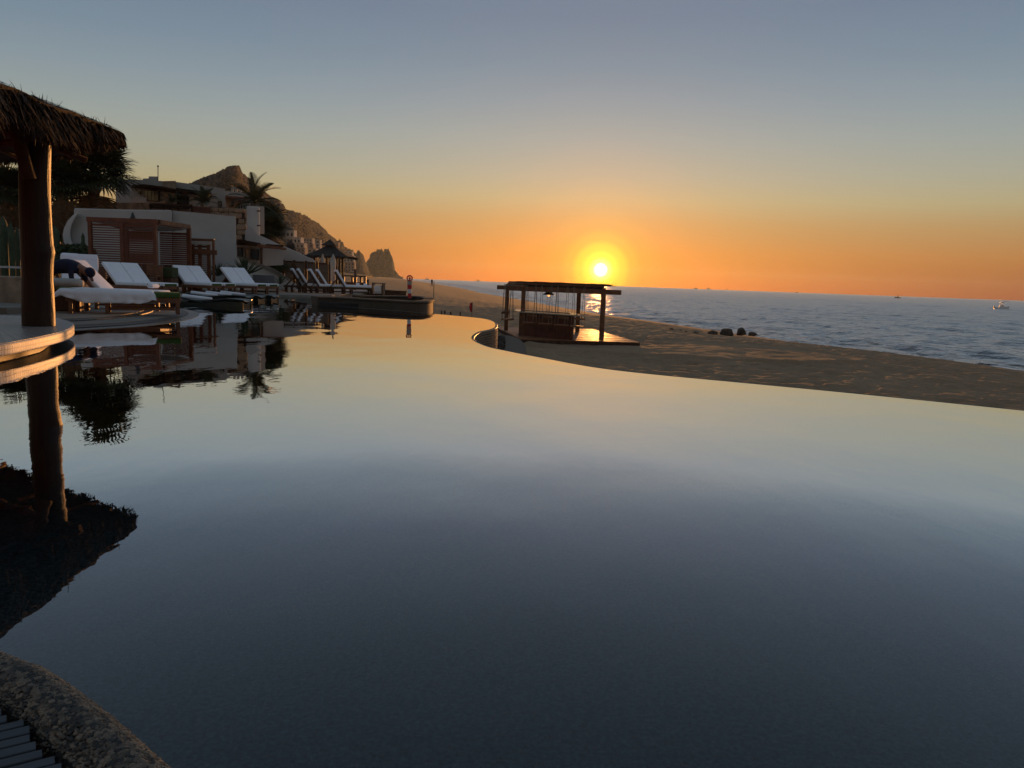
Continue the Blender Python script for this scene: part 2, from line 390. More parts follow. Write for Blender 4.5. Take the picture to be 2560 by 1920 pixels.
def foam_strip(name, off0, width, h, seed):
    v = []; f = []; n = len(shp); K = 9
    for i in range(n):
        a, b = shp[max(i - 1, 0)], shp[min(i + 1, n - 1)]; d = (b - a) / (np.hypot(*(b - a)) + 1e-9); nr = np.array([d[1], -d[0]])
        if nr[0] < 0: nr = -nr
        r = np.hypot(*shp[i]); wob = (float(vnoise(np.array([i * .35]), np.array([seed * 7.3]), seed)[0]) - .5) * (2.5 + r * .02)
        for j in range(K):
            u = j / (K - 1); q = shp[i] + nr * (off0 + wob + u * width * (1 + r * .006))
            v.append((q[0], q[1], SEA_Z + .12 + h * math.sin(math.pi * u) ** 2 * (.6 + .4 * math.sin(i * .5 + seed))))
    for i in range(n - 1):
        for j in range(K - 1): f.append((i * K + j, i * K + j + 1, (i + 1) * K + j + 1, (i + 1) * K + j))
    me = bpy.data.meshes.new(name); me.from_pydata(v, [], f); me.materials.append(M_foam)
    me.polygons.foreach_set('use_smooth', [True] * len(me.polygons)); return me
tag(obj('surf_foam', foam_strip('surf_foam', -1.5, 4.5, .18, 1)), 'white surf foam washing along the edge of the sand', 'foam', kind='stuff')
tag(obj('breaking_foam', foam_strip('breaking_foam', 6, 4.0, .35, 5)), 'broken white foam of a small wave just off the beach', 'foam', kind='stuff')

# ---- pool
EDGE_PX = [(2560, 1027), (2315, 1002), (2083, 979), (1852, 957), (1620, 935), (1481, 918), (1366, 897), (1273, 879), (1215, 866), (1183, 851), (1180, 840), (1197, 829),
           (1225, 823), (1238, 816), (1233, 804), (1204, 796), (1134, 789), (1042, 781), (926, 772), (833, 765), (765, 757.5), (735, 752.5), (723, 749.5)]
pool_edge = [P(x, y, 0) for x, y in EDGE_PX]
def spline(pts, sub=5, closed=False):
    pts = [Vector(p) for p in pts]; out = []; n = len(pts)
    for i in range(n if closed else n - 1):
        p0 = pts[(i - 1) % n] if (closed or i > 0) else pts[0]; p1 = pts[i]; p2 = pts[(i + 1) % n]; p3 = pts[(i + 2) % n] if (closed or i + 2 < n) else pts[-1]
        for k in range(sub):
            t = k / sub
            out.append(.5 * ((2 * p1) + (p2 - p0) * t + (2 * p0 - 5 * p1 + 4 * p2 - p3) * t * t + (3 * p1 - p0 - 3 * p2 + p3) * t ** 3))
    if not closed: out.append(pts[-1])
    return out
edge_line = spline([Vector((8.2, 3.6, 0)), Vector((6.4, 5.25, 0))] + pool_edge, 5)
inner = [P(742, 747.5, 0), P(790, 745.6, 0)]
deck_far_edge = [P(793, 741.5, 0), P(705, 739, 0), P(600, 741, 0), P(500, 744, 0), P(430, 748, 0)]
inlet = [P(395, 757, 0), P(398, 764, 0)]
near_deck_px = [(440, 770), (478, 776.5), (497, 784), (493, 791), (470, 799), (430, 807), (355, 816), (265, 822), (187, 827)]
near_deck_edge = spline([P(x, y, 0) for x, y in near_deck_px], 5)
left = [Vector((-8.6, 11.2, 0)), Vector((-10.6, 9.0, 0)), Vector((-10, 5.6, 0)), Vector((-6.6, 3.7, 0))]
COPE_PX = [(0, 1615), (100, 1655), (200, 1722), (300, 1802), (440, 1920)]
cope_line = spline([Vector((-6.6, 3.7, 0)), Vector((-3.4, 2.62, 0)), Vector((-2.0, 2.12, 0))] + [P(x, y, .05).xy.to_3d() for x, y in COPE_PX] + [Vector((-.15, .98, 0)), Vector((.7, .55, 0)), Vector((2.2, .2, 0)), Vector((5, .3, 0)), Vector((7.6, 1.6, 0))], 6)
pool_outline = edge_line + inner + deck_far_edge + inlet + near_deck_edge + left[:-1] + cope_line
M_pool = water_mix('pool_water', None, [(.4, (1, .8, 1), .017, 2), (2.6, (1, .5, 1), .0018, 3), (14, (1, .6, 1), .00016, 2)], rough=.0, transparent=(.62, .74, .78), gain=6.3, power=1.39)
mb = MB(); tris = tessellate_polygon([pool_outline]); mb.add(pool_outline, tris)
me = mb.mesh('pool_water', M_pool)
if me.polygons[0].normal.z < 0: me.flip_normals()
structure('pool_water', me)
M_pfloor = mat('pool_pebble', (.030, .036, .038), .8, .7, 42, .004, 120, c2=(.17, .18, .17))
mb = MB(); fl = [p + Vector((0, 0, -1.15)) for p in pool_outline]; mb.add(fl, tris)
n = len(pool_outline)
mb.add([p + Vector((0, 0, -.012)) for p in pool_outline] + fl, [(i, (i + 1) % n, n + (i + 1) % n, n + i) for i in range(n)])
structure('pool_basin', mb.mesh('pool_basin', M_pfloor))

# the spill wall under the infinity edge: stacked courses following its curve
def offset_line(line, d):
    out = []
    for i, p in enumerate(line):
        a, b = line[max(i - 1, 0)], line[min(i + 1, len(line) - 1)]; t = (b - a); t.z = 0; t.normalize()
        out.append(p + Vector((t.y, -t.x, 0)) * d)
    return out
sgn = 1
test = offset_line(edge_line, .3)
if test[5].y < edge_line[5].y: sgn = -1
spill = thing('spill_wall', 'stacked stone courses of the curved pool spill wall above the sand', 'wall', (0, 10, -1.6))
M_course = mat('spill_stone', (.13, .10, .075), .5, .35, 6, .004, 30)
for k in range(34):
    z0 = -.035 - k * .046; L0 = offset_line(edge_line, .004 * sgn); L1 = offset_line(edge_line, (.05 + (.008 if k % 2 else 0)) * sgn)
    v = []; f = []
    for a, b in zip(L0, L1): v += [a + Vector((0, 0, z0)), b + Vector((0, 0, z0 - .006)), b + Vector((0, 0, z0 - .034)), a + Vector((0, 0, z0 - .038))]
    for i in range(len(L0) - 1): f += [(4 * i + j, 4 * i + (j + 1) % 4, 4 * i + 4 + (j + 1) % 4, 4 * i + 4 + j) for j in range(4)]
    obj('course', MB().add(v, f).mesh('course', M_course), spill)
rim = MB().tube([p + Vector((0, 0, -.022)) for p in offset_line(edge_line, .03 * sgn)], .024, 6)
obj('rim', rim.mesh('rim', M_course, True), spill)

# ---- decks
M_edge_tile = mat('edge_tile', (.16, .12, .095), .35, .3, 25, .002, 60)
def sheet(name, pts, z, m, parent=None, thick=.004):
    pts = [Vector((p.x, p.y, z)) for p in pts]; mb = MB().prism(pts, (0, 0, -thick)); return obj(name, mb.mesh(name, m), parent)
near_back = [Vector((-9.3, 19.2, 0)), Vector((-12.5, 22.0, 0)), Vector((-24, 24, 0)), Vector((-24, 12.0, 0)), Vector((-11.5, 11.2, 0)), Vector((-8.6, 11.2, 0))]
near_outline = near_deck_edge + list(reversed(near_back))
cen = Vector((-11.5, 15.4, 0))
def shrink(pts, s): return [cen + (p - cen) * s for p in pts]
nd = structure('lower_deck', MB().prism([Vector((p.x, p.y, .006)) for p in near_outline], (0, 0, -1.2)).mesh('lower_deck', M_edge_tile))
for i, (s, z, m) in enumerate(((.955, .022, M_band), (.915, .040, M_paving), (.81, .058, M_band), (.775, .074, M_paving))):
    sheet('paving_band', shrink(near_outline, s), z, m, nd, .05)
far_outline = [P(x, y, .08).xy.to_3d() for x, y in ((400, 746), (430, 744), (500, 741.5), (600, 739), (705, 737), (793, 739.5), (830, 738.5), (905, 733), (960, 722))] + \
              [Vector((-7.5, 47, 0)), Vector((-14, 62, 0)), Vector((-34, 62, 0)), Vector((-34, 23, 0)), Vector((-14, 22.4, 0))]
fdk = structure('upper_deck', MB().prism([Vector((p.x, p.y, .09)) for p in far_outline], (0, 0, -1.8)).mesh('upper_deck', M_paving))
DECK = .09

# ---- mountains
def ridge_range(name, prof, Yfun, m, rows=46, near=.62, base_z=-3, seed=1, amp=1.0, back=60, nx=330):
    prof = np.array(prof, float); xs = np.linspace(prof[0, 0], prof[-1, 0], nx); ys = np.interp(xs, prof[:, 0], prof[:, 1]); g = []
    ys = ys + np.array([3.6 * mnoise.noise(Vector((x * .17, seed, 0))) + 3.0 * mnoise.noise(Vector((x * .7, seed, 4))) for x in xs])
    ys = ys + np.array([-6.0 * max(0, mnoise.noise(Vector((x * .55, seed, 9)))) * min(1, max(0, (x - 800) / 40)) for x in xs])
    for i, (px, py) in enumerate(zip(xs, ys)):
        Yr = Yfun(px); top = D(px, py, Yr); colm = []
        bk = D(px, py, Yr + back); colm.append((bk.x, bk.y, base_z))
        colm.append((top.x * 1.005, top.y + back * .2, top.z - (top.z - base_z) * .12))
        for j in range(rows):
            v = j / (rows - 1); Yj = Yr * (1 - (1 - near) * v); z = base_z + (top.z - base_z) * (1 - v) ** 1.18
            x = top.x * Yj / Yr * (1 + .0 * v); H = top.z - base_z
            if 0 < j < rows - 1:
                Yj -= (mnoise.fractal(Vector((x, z * 1.6, Yj)) * (9.0 / (H + 30)), .8, 2.2, 6) * .17 + abs(mnoise.noise(Vector((x * 1.0, z * .35, seed)) * (16.0 / (H + 30)))) * .12) * H * amp * min(1, v * 8)
                q = Vector((x, Yj, z)) * .011
                d = mnoise.fractal(q + Vector((seed * 13, 0, 0)), .9, 2.1, 6) * .11 * H * amp * min(1, v * 6) * (1 - v * .5)
                d -= (abs(mnoise.noise(q * 3.1)) * .08 + abs(mnoise.noise(q * 8.3)) * .035) * H * amp * min(1, v * 6)
                gul = abs(mnoise.noise(Vector((x * .02, z * .004, seed)))) * .10 * H * amp * min(1, v * 5) * (1 - v)
                z = z + min(d, .4 * v * H * .5) - gul * .5
            colm.append((x, Yj, z))
        g.append(colm)
    g = np.array(g); return g
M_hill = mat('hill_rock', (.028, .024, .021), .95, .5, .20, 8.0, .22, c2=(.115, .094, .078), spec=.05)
HILL_PX = [(330, 520), (400, 490), (440, 474), (472, 459.5), (488, 451.5), (515, 440.6), (538, 433), (556, 424), (569, 416.8), (579, 413.9), (586, 412.5), (592, 414), (598, 413.9), (602, 421.8), (605, 431), (611.5, 434.8),
           (616.5, 441.4), (625, 445.7), (628, 440.6), (632.4, 444), (635, 453.7), (638, 459.5), (647, 465), (657, 472), (664, 481), (677, 490), (692, 497), (700.5, 503), (710.6, 513), (713.5, 520), (718, 525),
           (729.4, 526), (744, 531), (763, 538), (781, 549), (795, 558), (808, 569), (817, 578), (826, 589), (833, 592), (840.5, 599.5), (843, 604), (848.6, 598.5), (851, 598.5), (854, 606), (857, 604), (859, 611), (862, 616),
           (871, 623), (875, 622), (878.5, 626.6), (882, 624), (885, 631), (889, 634), (893, 629), (896.5, 624.4), (901, 631), (905.6, 635.6), (909, 639), (912, 649), (916, 660), (924, 682), (930, 694)]
def hillY(px): return float(np.interp(px, [330, 590, 740, 930], [430, 560, 820, 1600]))
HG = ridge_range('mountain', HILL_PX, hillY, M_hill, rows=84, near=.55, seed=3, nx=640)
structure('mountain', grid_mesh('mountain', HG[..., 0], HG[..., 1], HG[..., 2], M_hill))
STACK_PX = [(905, 690), (911, 662), (914.6, 655.5), (918, 653), (923.6, 646.5), (925.5, 634), (932, 631), (940, 626.6), (947, 624.5), (954.4, 623), (957, 627), (959, 629), (961.6, 622), (965, 623.5), (970.7, 620.5), (972, 625), (974.3, 630), (979.7, 641), (983.3, 655.5), (984, 664), (985, 673.6),
            (989, 679), (994, 686), (999.6, 691), (1006, 695)]
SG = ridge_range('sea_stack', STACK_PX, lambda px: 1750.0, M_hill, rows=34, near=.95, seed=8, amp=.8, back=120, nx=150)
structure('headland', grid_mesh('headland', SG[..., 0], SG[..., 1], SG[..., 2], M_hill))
# low ground between the gardens and the mountain
lx = np.linspace(-420, -4, 60); ly = np.linspace(48, 900, 70); LX, LY = np.meshgrid(lx, ly)
wgt = np.clip((-LX - LY * .16 - 4) / 30, 0, 1); LZ = np.where(wgt > 0, -1.7 + wgt * (1.4 + np.clip(LY - 60, 0, 500) * .006), -6.0) + (vnoise(LX / 14, LY / 14, 2) - .5) * .9 * wgt
structure('terrain', grid_mesh('terrain', LX, LY, LZ, mat('scrub_ground', (.10, .085, .05), .95, .4, .2, .3, .6)))
# ================================================================== POOLSIDE THINGS
# ---- tiled platform in the water
plat_px = [(0, 860), (60, 850), (120, 838), (165, 826), (184, 815), (183, 807), (170, 801), (150, 796.5), (135, 794)]
plat_pts = [P(x, y, .19).xy.to_3d() for x, y in plat_px]
plat_out = spline([Vector((-5.15, 6.2, 0)), Vector((-4.9, 6.7, 0))] + plat_pts + [Vector((-7.6, 11.35, 0)), Vector((-8.8, 10.6, 0)), Vector((-9.4, 9.0, 0)), Vector((-9.1, 7.2, 0)), Vector((-8, 5.9, 0)), Vector((-6.4, 5.6, 0))], 6, True)
def mosaic(name, c, sx, joint, rough=.25, polar=None, offs=.12):
    m = bpy.data.materials.new(name); m.use_nodes = True; N = m.node_tree.nodes; L = m.node_tree.links; b = N['Principled BSDF']
    b.inputs['Roughness'].default_value = rough
    tc = N.new('ShaderNodeTexCoord'); br = N.new('ShaderNodeTexBrick')
    br.inputs['Scale'].default_value = 1.0; br.inputs['Brick Width'].default_value = sx; br.inputs['Row Height'].default_value = sx; br.inputs['Mortar Size'].default_value = joint; br.offset = offs
    br.inputs['Color1'].default_value = (*c, 1); br.inputs['Color2'].default_value = tuple(x * .78 for x in c) + (1,); br.inputs['Mortar'].default_value = tuple(x * .45 for x in c) + (1,)
    sp = N.new('ShaderNodeSeparateXYZ'); L.new(tc.outputs['Object'], sp.inputs[0]); cb = N.new('ShaderNodeCombineXYZ')
    if polar:
        def mm(op, a, bb):
            q = N.new('ShaderNodeMath'); q.operation = op
            for i, v in enumerate((a, bb)):
                if isinstance(v, (int, float)): q.inputs[i].default_value = v
                else: L.new(v, q.inputs[i])
            return q.outputs[0]
        dx = mm('SUBTRACT', sp.outputs[0], polar[0]); dy = mm('SUBTRACT', sp.outputs[1], polar[1])
        an = mm('MULTIPLY', mm('ARCTAN2', dy, dx), polar[2]); L.new(an, cb.inputs[0])
        if polar[3]: L.new(sp.outputs[2], cb.inputs[1])
        else:
            rr_ = mm('SQRT', mm('ADD', mm('MULTIPLY', dx, dx), mm('MULTIPLY', dy, dy)), 0); L.new(rr_, cb.inputs[1])
    else: L.new(sp.outputs[0], cb.inputs[0]); L.new(sp.outputs[1], cb.inputs[1])
    L.new(cb.outputs[0], br.inputs['Vector']); L.new(br.outputs['Color'], b.inputs['Base Color'])
    bp = N.new('ShaderNodeBump'); bp.inputs['Distance'].default_value = .002; bp.invert = True; L.new(br.outputs['Fac'], bp.inputs['Height']); L.new(bp.outputs[0], b.inputs['Normal'])
    return m
pc = (-7.2, 8.5)
M_mosaic_side = mosaic('mosaic_rim', (.66, .62, .57), .042, .005, .3, (pc[0], pc[1], 2.6, True))
M_mosaic_top = mosaic('mosaic_top', (.50, .49, .48), .045, .006, .35, (-6.5, 9.6, 1.0, False))
pf = thing('tiled_platform', 'round platform edged in white mosaic tile standing over the pool', 'platform', (pc[0], pc[1], 0))
obj('slab', MB().prism([Vector((p.x, p.y, .186)) for p in plat_out], (0, 0, -.116)).mesh('slab', M_mosaic_side), pf, bevel=.012)
pcv = Vector((pc[0], pc[1], 0))
sheet('top_tiles', [pcv + (p - pcv) * .992 for p in plat_out], .19, M_mosaic_top, pf, .003)
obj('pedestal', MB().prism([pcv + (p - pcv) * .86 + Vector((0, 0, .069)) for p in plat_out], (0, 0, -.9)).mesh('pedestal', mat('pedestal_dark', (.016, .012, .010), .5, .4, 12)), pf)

# ---- thatched palapa standing on the platform
pal = thing('palapa', 'thatched palapa roof on a thick leaning palm log post', 'palapa', (-5.8, 9.6, .19))
pL = [(52, 330), (51.5, 420), (52, 480), (55, 560), (57, 640), (60, 720), (61, 770), (61.5, 819)]
pR = [(122, 330), (122.5, 372), (121, 420), (121.5, 480), (124, 540), (126, 585), (128, 612), (131.5, 628), (128.5, 648), (127, 690), (130, 720), (132.5, 770), (134, 819)]
def xi(tab, y): return float(np.interp(y, [t[1] for t in tab], [t[0] for t in tab]))
rows = [300, 330, 350, 372, 400, 440, 480, 520, 560, 590, 612, 622, 630, 640, 650, 670, 700, 730, 760, 790, 808, 818]
v = []; f = []; NS = 20
for i, y in enumerate(rows):
    a, b = D(xi(pL, y), y, 9.62), D(xi(pR, y), y, 9.62); c = (a + b) / 2; r = (b - a).length / 2
    for j in range(NS):
        t = 2 * math.pi * j / NS; k = 1 + .05 * mnoise.noise(Vector((math.cos(t) * 1.3, math.sin(t) * 1.3, c.z * 1.6)))
        v.append((c.x + r * k * math.cos(t), c.y + r * k * math.sin(t), c.z))
for i in range(len(rows) - 1):
    for j in range(NS): f.append((i * NS + j, i * NS + (j + 1) % NS, (i + 1) * NS + (j + 1) % NS, (i + 1) * NS + j))
v = [(x, y_, .188 if i >= (len(rows) - 1) * NS else z) for i, (x, y_, z) in enumerate(v)]
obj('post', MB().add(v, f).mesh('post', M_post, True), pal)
# roof: hipped cone whose ridge lies out of the frame to the left
apex = Vector((-8.6, 9.2, 3.72))
RIM = [(-4.70, 5.4), (-4.80, 6.9), (-4.92, 8.6), (-5.08, 10.2), (-5.30, 10.62), (-5.95, 11.05), (-8.9, 13.3), (-12.4, 11.2), (-12.6, 6.4), (-9.0, 4.4), (-5.4, 4.7)]
def rim_pt(a, k=1.0):
    dx, dy = math.cos(a), math.sin(a); best = 3.0
    for (x0_, y0_), (x1_, y1_) in zip(RIM, RIM[1:] + RIM[:1]):
        ex, ey = x1_ - x0_, y1_ - y0_; den = dx * ey - dy * ex
        if abs(den) < 1e-9: continue
        t_ = ((x0_ - apex.x) * ey - (y0_ - apex.y) * ex) / den; w__ = ((x0_ - apex.x) * dy - (y0_ - apex.y) * dx) / den
        if t_ > 0 and -1e-6 <= w__ <= 1 + 1e-6: best = t_
    return Vector((apex.x + dx * best * k, apex.y + dy * best * k, 2.62 + .025 * math.sin(5 * a + .6)))
A_TIP = math.atan2(10.4 - apex.y, -5.1 - apex.x)
def roof_pt(a, u, lift=0):                          # u = 0 at the apex, 1 at the eave
    e = rim_pt(a); z = apex.z + (e.z - apex.z) * u ; q = apex.lerp(e, u); q.z = z + lift + .035 * mnoise.noise(Vector((q.x * 2, q.y * 2, 0))); return q
v = []; f = []; NA, NU = 144, 12
for k, (lift, u1) in enumerate(((0, 1.0), (-.24, .965))):
    b0 = len(v)
    for i in range(NA):
        a_ = 2 * math.pi * i / NA; e_ = rim_pt(a_); nr_ = min(1, max(.3, (10.4 - e_.y) / 1.4)) if e_.x > -6.2 else .5
        for j in range(NU + 1): v.append(roof_pt(a_, .02 + (u1 - .02) * j / NU, lift * (1 if j < NU - 1 else nr_)))
    for i in range(NA):
        for j in range(NU):
            q = (b0 + i * (NU + 1) + j, b0 + ((i + 1) % NA) * (NU + 1) + j, b0 + ((i + 1) % NA) * (NU + 1) + j + 1, b0 + i * (NU + 1) + j + 1); f.append(q)
n1 = NA * (NU + 1)
for i in range(NA): f.append((i * (NU + 1) + NU, ((i + 1) % NA) * (NU + 1) + NU, n1 + ((i + 1) % NA) * (NU + 1) + NU, n1 + i * (NU + 1) + NU))
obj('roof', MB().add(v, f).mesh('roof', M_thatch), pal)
def strand(mb, p, d, L, w, side, droop):
    pts = []; q = Vector(p); dd = Vector(d).normalized()
    for k in range(4):
        pts.append(q.copy()); q = q + dd * (L / 3); dd = (dd + Vector((0, 0, -droop))).normalized()
    vs = []
    for k, p_ in enumerate(pts):
        ww = w * (1 - .28 * k); vs += [p_ - side * ww, p_ + side * ww]
    mb.add(vs, [(0, 1, 3, 2), (2, 3, 5, 4), (4, 5, 7, 6)])
mb = MB(); rs = random.Random(4)
for k in range(5200):
    a = rs.uniform(-1.5, 1.6); u = .95 * rs.uniform(.25, 1.0) ** .6
    p = roof_pt(a, u, rs.uniform(0, .03)); q = roof_pt(a + rs.uniform(-.05, .05), min(1.0, u + .08), .01); d = (q - p)
    d += Vector((0, 0, rs.uniform(-.01, .02)))
    side = d.cross(Vector((0, 0, 1))).normalized(); strand(mb, p, d, rs.uniform(.12, .26), rs.uniform(.006, .018), side, rs.uniform(.02, .10))
for k in range(15000):                               # ragged layers of fibre hanging at the eave
    a = rs.uniform(-1.35, A_TIP + .02) if rs.random() < .72 else rs.uniform(A_TIP, 2.4)
    e = rim_pt(a); clump = mnoise.noise(Vector((e.x * 3.1, e.y * 3.1, 3)))
    if rs.random() > .8 + clump: continue
    near = min(1, max(0, (10.3 - e.y) / 1.2)) if a < A_TIP else 0
    out = Vector((math.cos(a), math.sin(a), 0)); hang = .09 + .17 * near
    p = roof_pt(a, rs.uniform(.955, 1.0), 0) + Vector((0, 0, -rs.uniform(0, .24) * (.35 + .65 * near)))
    d = out * rs.uniform(.0, .55) + Vector((rs.uniform(-.7, .7), rs.uniform(-.7, .7), -1))
    strand(mb, p, d, hang * rs.uniform(.45, 1.0) * (1 + .7 * max(0, clump)), rs.uniform(.006, .020), d.cross(Vector((.3, .2, 1))).normalized(), rs.uniform(.0, .25))
for k in range(60):                                  # a few stiff stalks sticking up from the top
    a = rs.uniform(-1.2, A_TIP); p = roof_pt(a, rs.uniform(.9, 1.0), 0); strand(mb, p, Vector((rs.uniform(-.6, .6), rs.uniform(-.6, .6), 1)), rs.uniform(.04, .12), .005, Vector((1, 0, 0)), .1)
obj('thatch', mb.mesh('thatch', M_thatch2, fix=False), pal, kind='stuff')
head = D(88, 335, 9.62)
for a in np.linspace(0, 2 * math.pi, 13)[:-1]:
    e = roof_pt(a, .93, -.30); s = roof_pt(a, .12, -.30); obj('rafter', MB().tube([s, e], [.05, .04], 7).mesh('rafter', M_timber, True), pal)
obj('ring_beam', MB().tube([roof_pt(2 * math.pi * i / 40, .70, -.40) for i in range(41)], .07, 8).mesh('ring_beam', M_timber, True), pal)
obj('cross_beam', MB().tube([D(20, 330, 9.9), D(100, 338, 9.7), D(152, 345, 9.45)], .085, 12).mesh('cross_beam', M_timber, True), pal)
br0 = D(74, 447, 9.40); obj('brace', MB().tube([D(30, 300, 9.25), D(52, 370, 9.30), br0], [.07, .072, .075], 12).mesh('brace', M_timber, True), pal)
obj('post_cap', MB().tube([head + Vector((0, 0, -.12)), head + Vector((0, 0, .10))], .17, 12).mesh('post_cap', M_timber, True), pal)

# ---- loungers
RY = lambda a: Matrix.Rotation(a, 3, 'Y')
def rounded_pad(size, r=.035, wob=.006, seed=0):
    bm = bmesh.new(); bmesh.ops.create_cube(bm, size=1.0)
    for v_ in bm.verts: v_.co = Vector((v_.co.x * size[0], v_.co.y * size[1], v_.co.z * size[2]))
    bmesh.ops.bevel(bm, geom=list(bm.edges), offset=min(r, min(size) * .48), segments=3, profile=.6, affect='EDGES')
    for v_ in bm.verts: v_.co += Vector((0, 0, 1)) * wob * mnoise.noise(v_.co * 5 + Vector((seed, 0, 0)))
    vs = [v_.co.copy() for v_ in bm.verts]; fs = [[q.index for q in fc.verts] for fc in bm.faces]; bm.free(); return vs, fs
def make_lounger(label, group, back_deg=46, length=1.95, width=.66, cover='white', pad_m=None, foot_green=True, wood=None):
    wood = wood or M_teak; pad_m = pad_m or M_cushion
    t = thing('sun_lounger', label, 'sun lounger', (0, 0, 0), 0, group)
    sh = .30; seatL = 1.22; hx = length / 2 - seatL                # hinge position; foot at +x
    W2 = width / 2
    for s in (-1, 1): obj('side_rail', MB().box((0, s * (W2 - .03), sh - .03), (length, .04, .09)).mesh('side_rail', wood), t, True)
    for x in (length / 2 - .03, -length / 2 + .03): obj('end_rail', MB().box((x, 0, sh - .03), (.04, width - .12, .09)).mesh('end_rail', wood), t, True)
    for x in (length / 2 - .05, hx - .05, -length / 2 + .08):
        for s in (-1, 1): obj('leg', MB().box((x, s * (W2 - .035), (sh - .075) / 2), (.065, .06, sh - .075)).mesh('leg', wood), t, True)
    for s in (-1, 1): obj('stretcher', MB().box((length / 2 - .05 - (seatL) / 2, s * (W2 - .035), .1), (seatL - .1, .03, .045)).mesh('stretcher', wood), t, True)
    for i in range(11):
        x = hx + .06 + i * (seatL - .12) / 10; obj('slat', MB().box((x, 0, sh + .005), (.07, width - .13, .02)).mesh('slat', wood), t, True)
    a = R(back_deg); bl = .80; c, s_ = math.cos(a), math.sin(a)
    def bp(u, w_): return Vector((hx - u * c + w_ * s_, 0, sh + .015 + u * s_ + w_ * c))
    Mb = Matrix(((-c, 0, s_), (0, 1, 0), (s_, 0, c)))
    bf = obj('back_frame', MB().box(bp(bl / 2, .0), (bl, width - .06, .035), M=Mb).mesh('back_frame', wood), t, True)
    if back_deg > 15: obj('prop', MB().bar(bp(bl * .6, -.02), (hx - bl * .85, 0, sh - .02), width * .6, .03).mesh('prop', wood), bf, True)
    vs, fs = rounded_pad((seatL, width, .11)); off = Vector((hx + seatL / 2, 0, sh + .07))
    obj('seat_cushion', MB().add([p + off for p in vs], fs).mesh('seat_cushion', pad_m, True), t, True)
    vs, fs = rounded_pad((bl + .05, width, .10), seed=3)
    obj('back_cushion', MB().add([Mb @ p + bp(bl / 2 + .04, .068) for p in vs], fs).mesh('back_cushion', pad_m, True), t, True)
    if foot_green:
        vs, fs = rounded_pad((.05, width * .74, .075), .02); g = obj('foot_panel', MB().add([p + Vector((length / 2 - .012, 0, sh + .06)) for p in vs], fs).mesh('foot_panel', M_green, True), t, True)
    return t
F_ANG = math.atan2(-.36, .93)
fdir = Vector((math.cos(F_ANG), math.sin(F_ANG), 0)); wdir = Vector((-fdir.y, fdir.x, 0))
def lounger_at(o, corner, length=1.95, width=.66, z=DECK, ang=None, off=0):
    a = F_ANG if ang is None else ang; f_ = Vector((math.cos(a), math.sin(a), 0)); w_ = Vector((-f_.y, f_.x, 0))
    c = Vector((corner[0], corner[1], 0)) - f_ * (length / 2 - .05) + w_ * (width / 2 - .035 + off)
    o.location = (c.x, c.y, z); o.rotation_euler = (0, 0, a); WM[o.name] = Matrix.Translation(o.location) @ Matrix.Rotation(a, 4, 'Z')
    return o
G_far = 'white loungers in pairs on the far deck'
proto = make_lounger('nearer lounger of the white pair right of the wooden cabana front', G_far, 47)
far_corners = []
for k, (px, py) in enumerate(((362, 741.5), (525, 736.5), (640, 736.3))): far_corners.append(P(px, py, DECK))
NAMES = ['white pair beside the near slatted panel of the cabana', 'white pair in front of the open cabana', 'white pair before the low agaves']
first = True
for k, c in enumerate(far_corners):
    for j in range(2):
        lab = ('left' if j == 0 else 'right') + ' lounger of the ' + NAMES[k]
        if first: o = proto; o['label'] = lab; first = False
        else: o = place_copy(proto, (0, 0, 0), 0, lab, G_far)
        lounger_at(o, (c.x, c.y), off=j * .69)
# near loungers
ND = .075
G_near = 'loungers on the round lower deck'
TA = R(25); fa = Vector((math.cos(TA), math.sin(TA), 0)); wa = Vector((-fa.y, fa.x, 0))
A_h = P(180, 783.5, ND); A_h.z = 0; A_f = A_h + fa * 1.80
la = make_lounger('flat lounger under a white sheet with its green foot end bare', G_near, 3, foot_green=False, pad_m=M_green); lounger_at(la, (A_f.x, A_f.y), z=ND, ang=TA)
lb = make_lounger('lounger with raised pink lit white back behind the sheet', G_near, 45, foot_green=False); lounger_at(lb, (-7.44, 16.08), z=ND, ang=R(5))
lt = thing('low_table', 'dark wooden low table under the grey rolled blanket', 'table', (-8.80, 15.0, ND), R(8))
obj('top', MB().box((0, 0, .41), (.85, .5, .05)).mesh('top', M_timber), lt, True, .008); obj('apron', MB().box((0, 0, .2), (.76, .42, .36)).mesh('apron', M_timber), lt, True)
for sx in (-.38, .38):
    for sy in (-.21, .21): obj('leg', MB().box((sx, sy, .19), (.07, .07, .38)).mesh('leg', M_teak), lt, True)
lc = make_lounger('wide lounger with steep towel covered back behind the bending attendant', G_near, 80, foot_green=False, width=.84)
lc.location = (-11.25, 20.0, ND); lc.rotation_euler = (0, 0, R(-62)); WM[lc.name] = Matrix.Translation(lc.location) @ Matrix.Rotation(R(-62), 4, 'Z')
for s_, lab in ((-.21, 'left'), (.21, 'right')):
    vs, fs = rounded_pad((.24, .45, .42), .10, .03, 5 + s_); tm = WM[lc.name] @ Matrix.Translation((-.37, s_, .98 - .03 * (s_ > 0)))
    tag(obj('bunched_towel', MB().add([tm @ p for p in vs], fs).mesh('bunched_towel', M_cushion, True)), lab + ' bunched white towel hung over the steep lounger back', 'towel', 'towels over the steep lounger back')
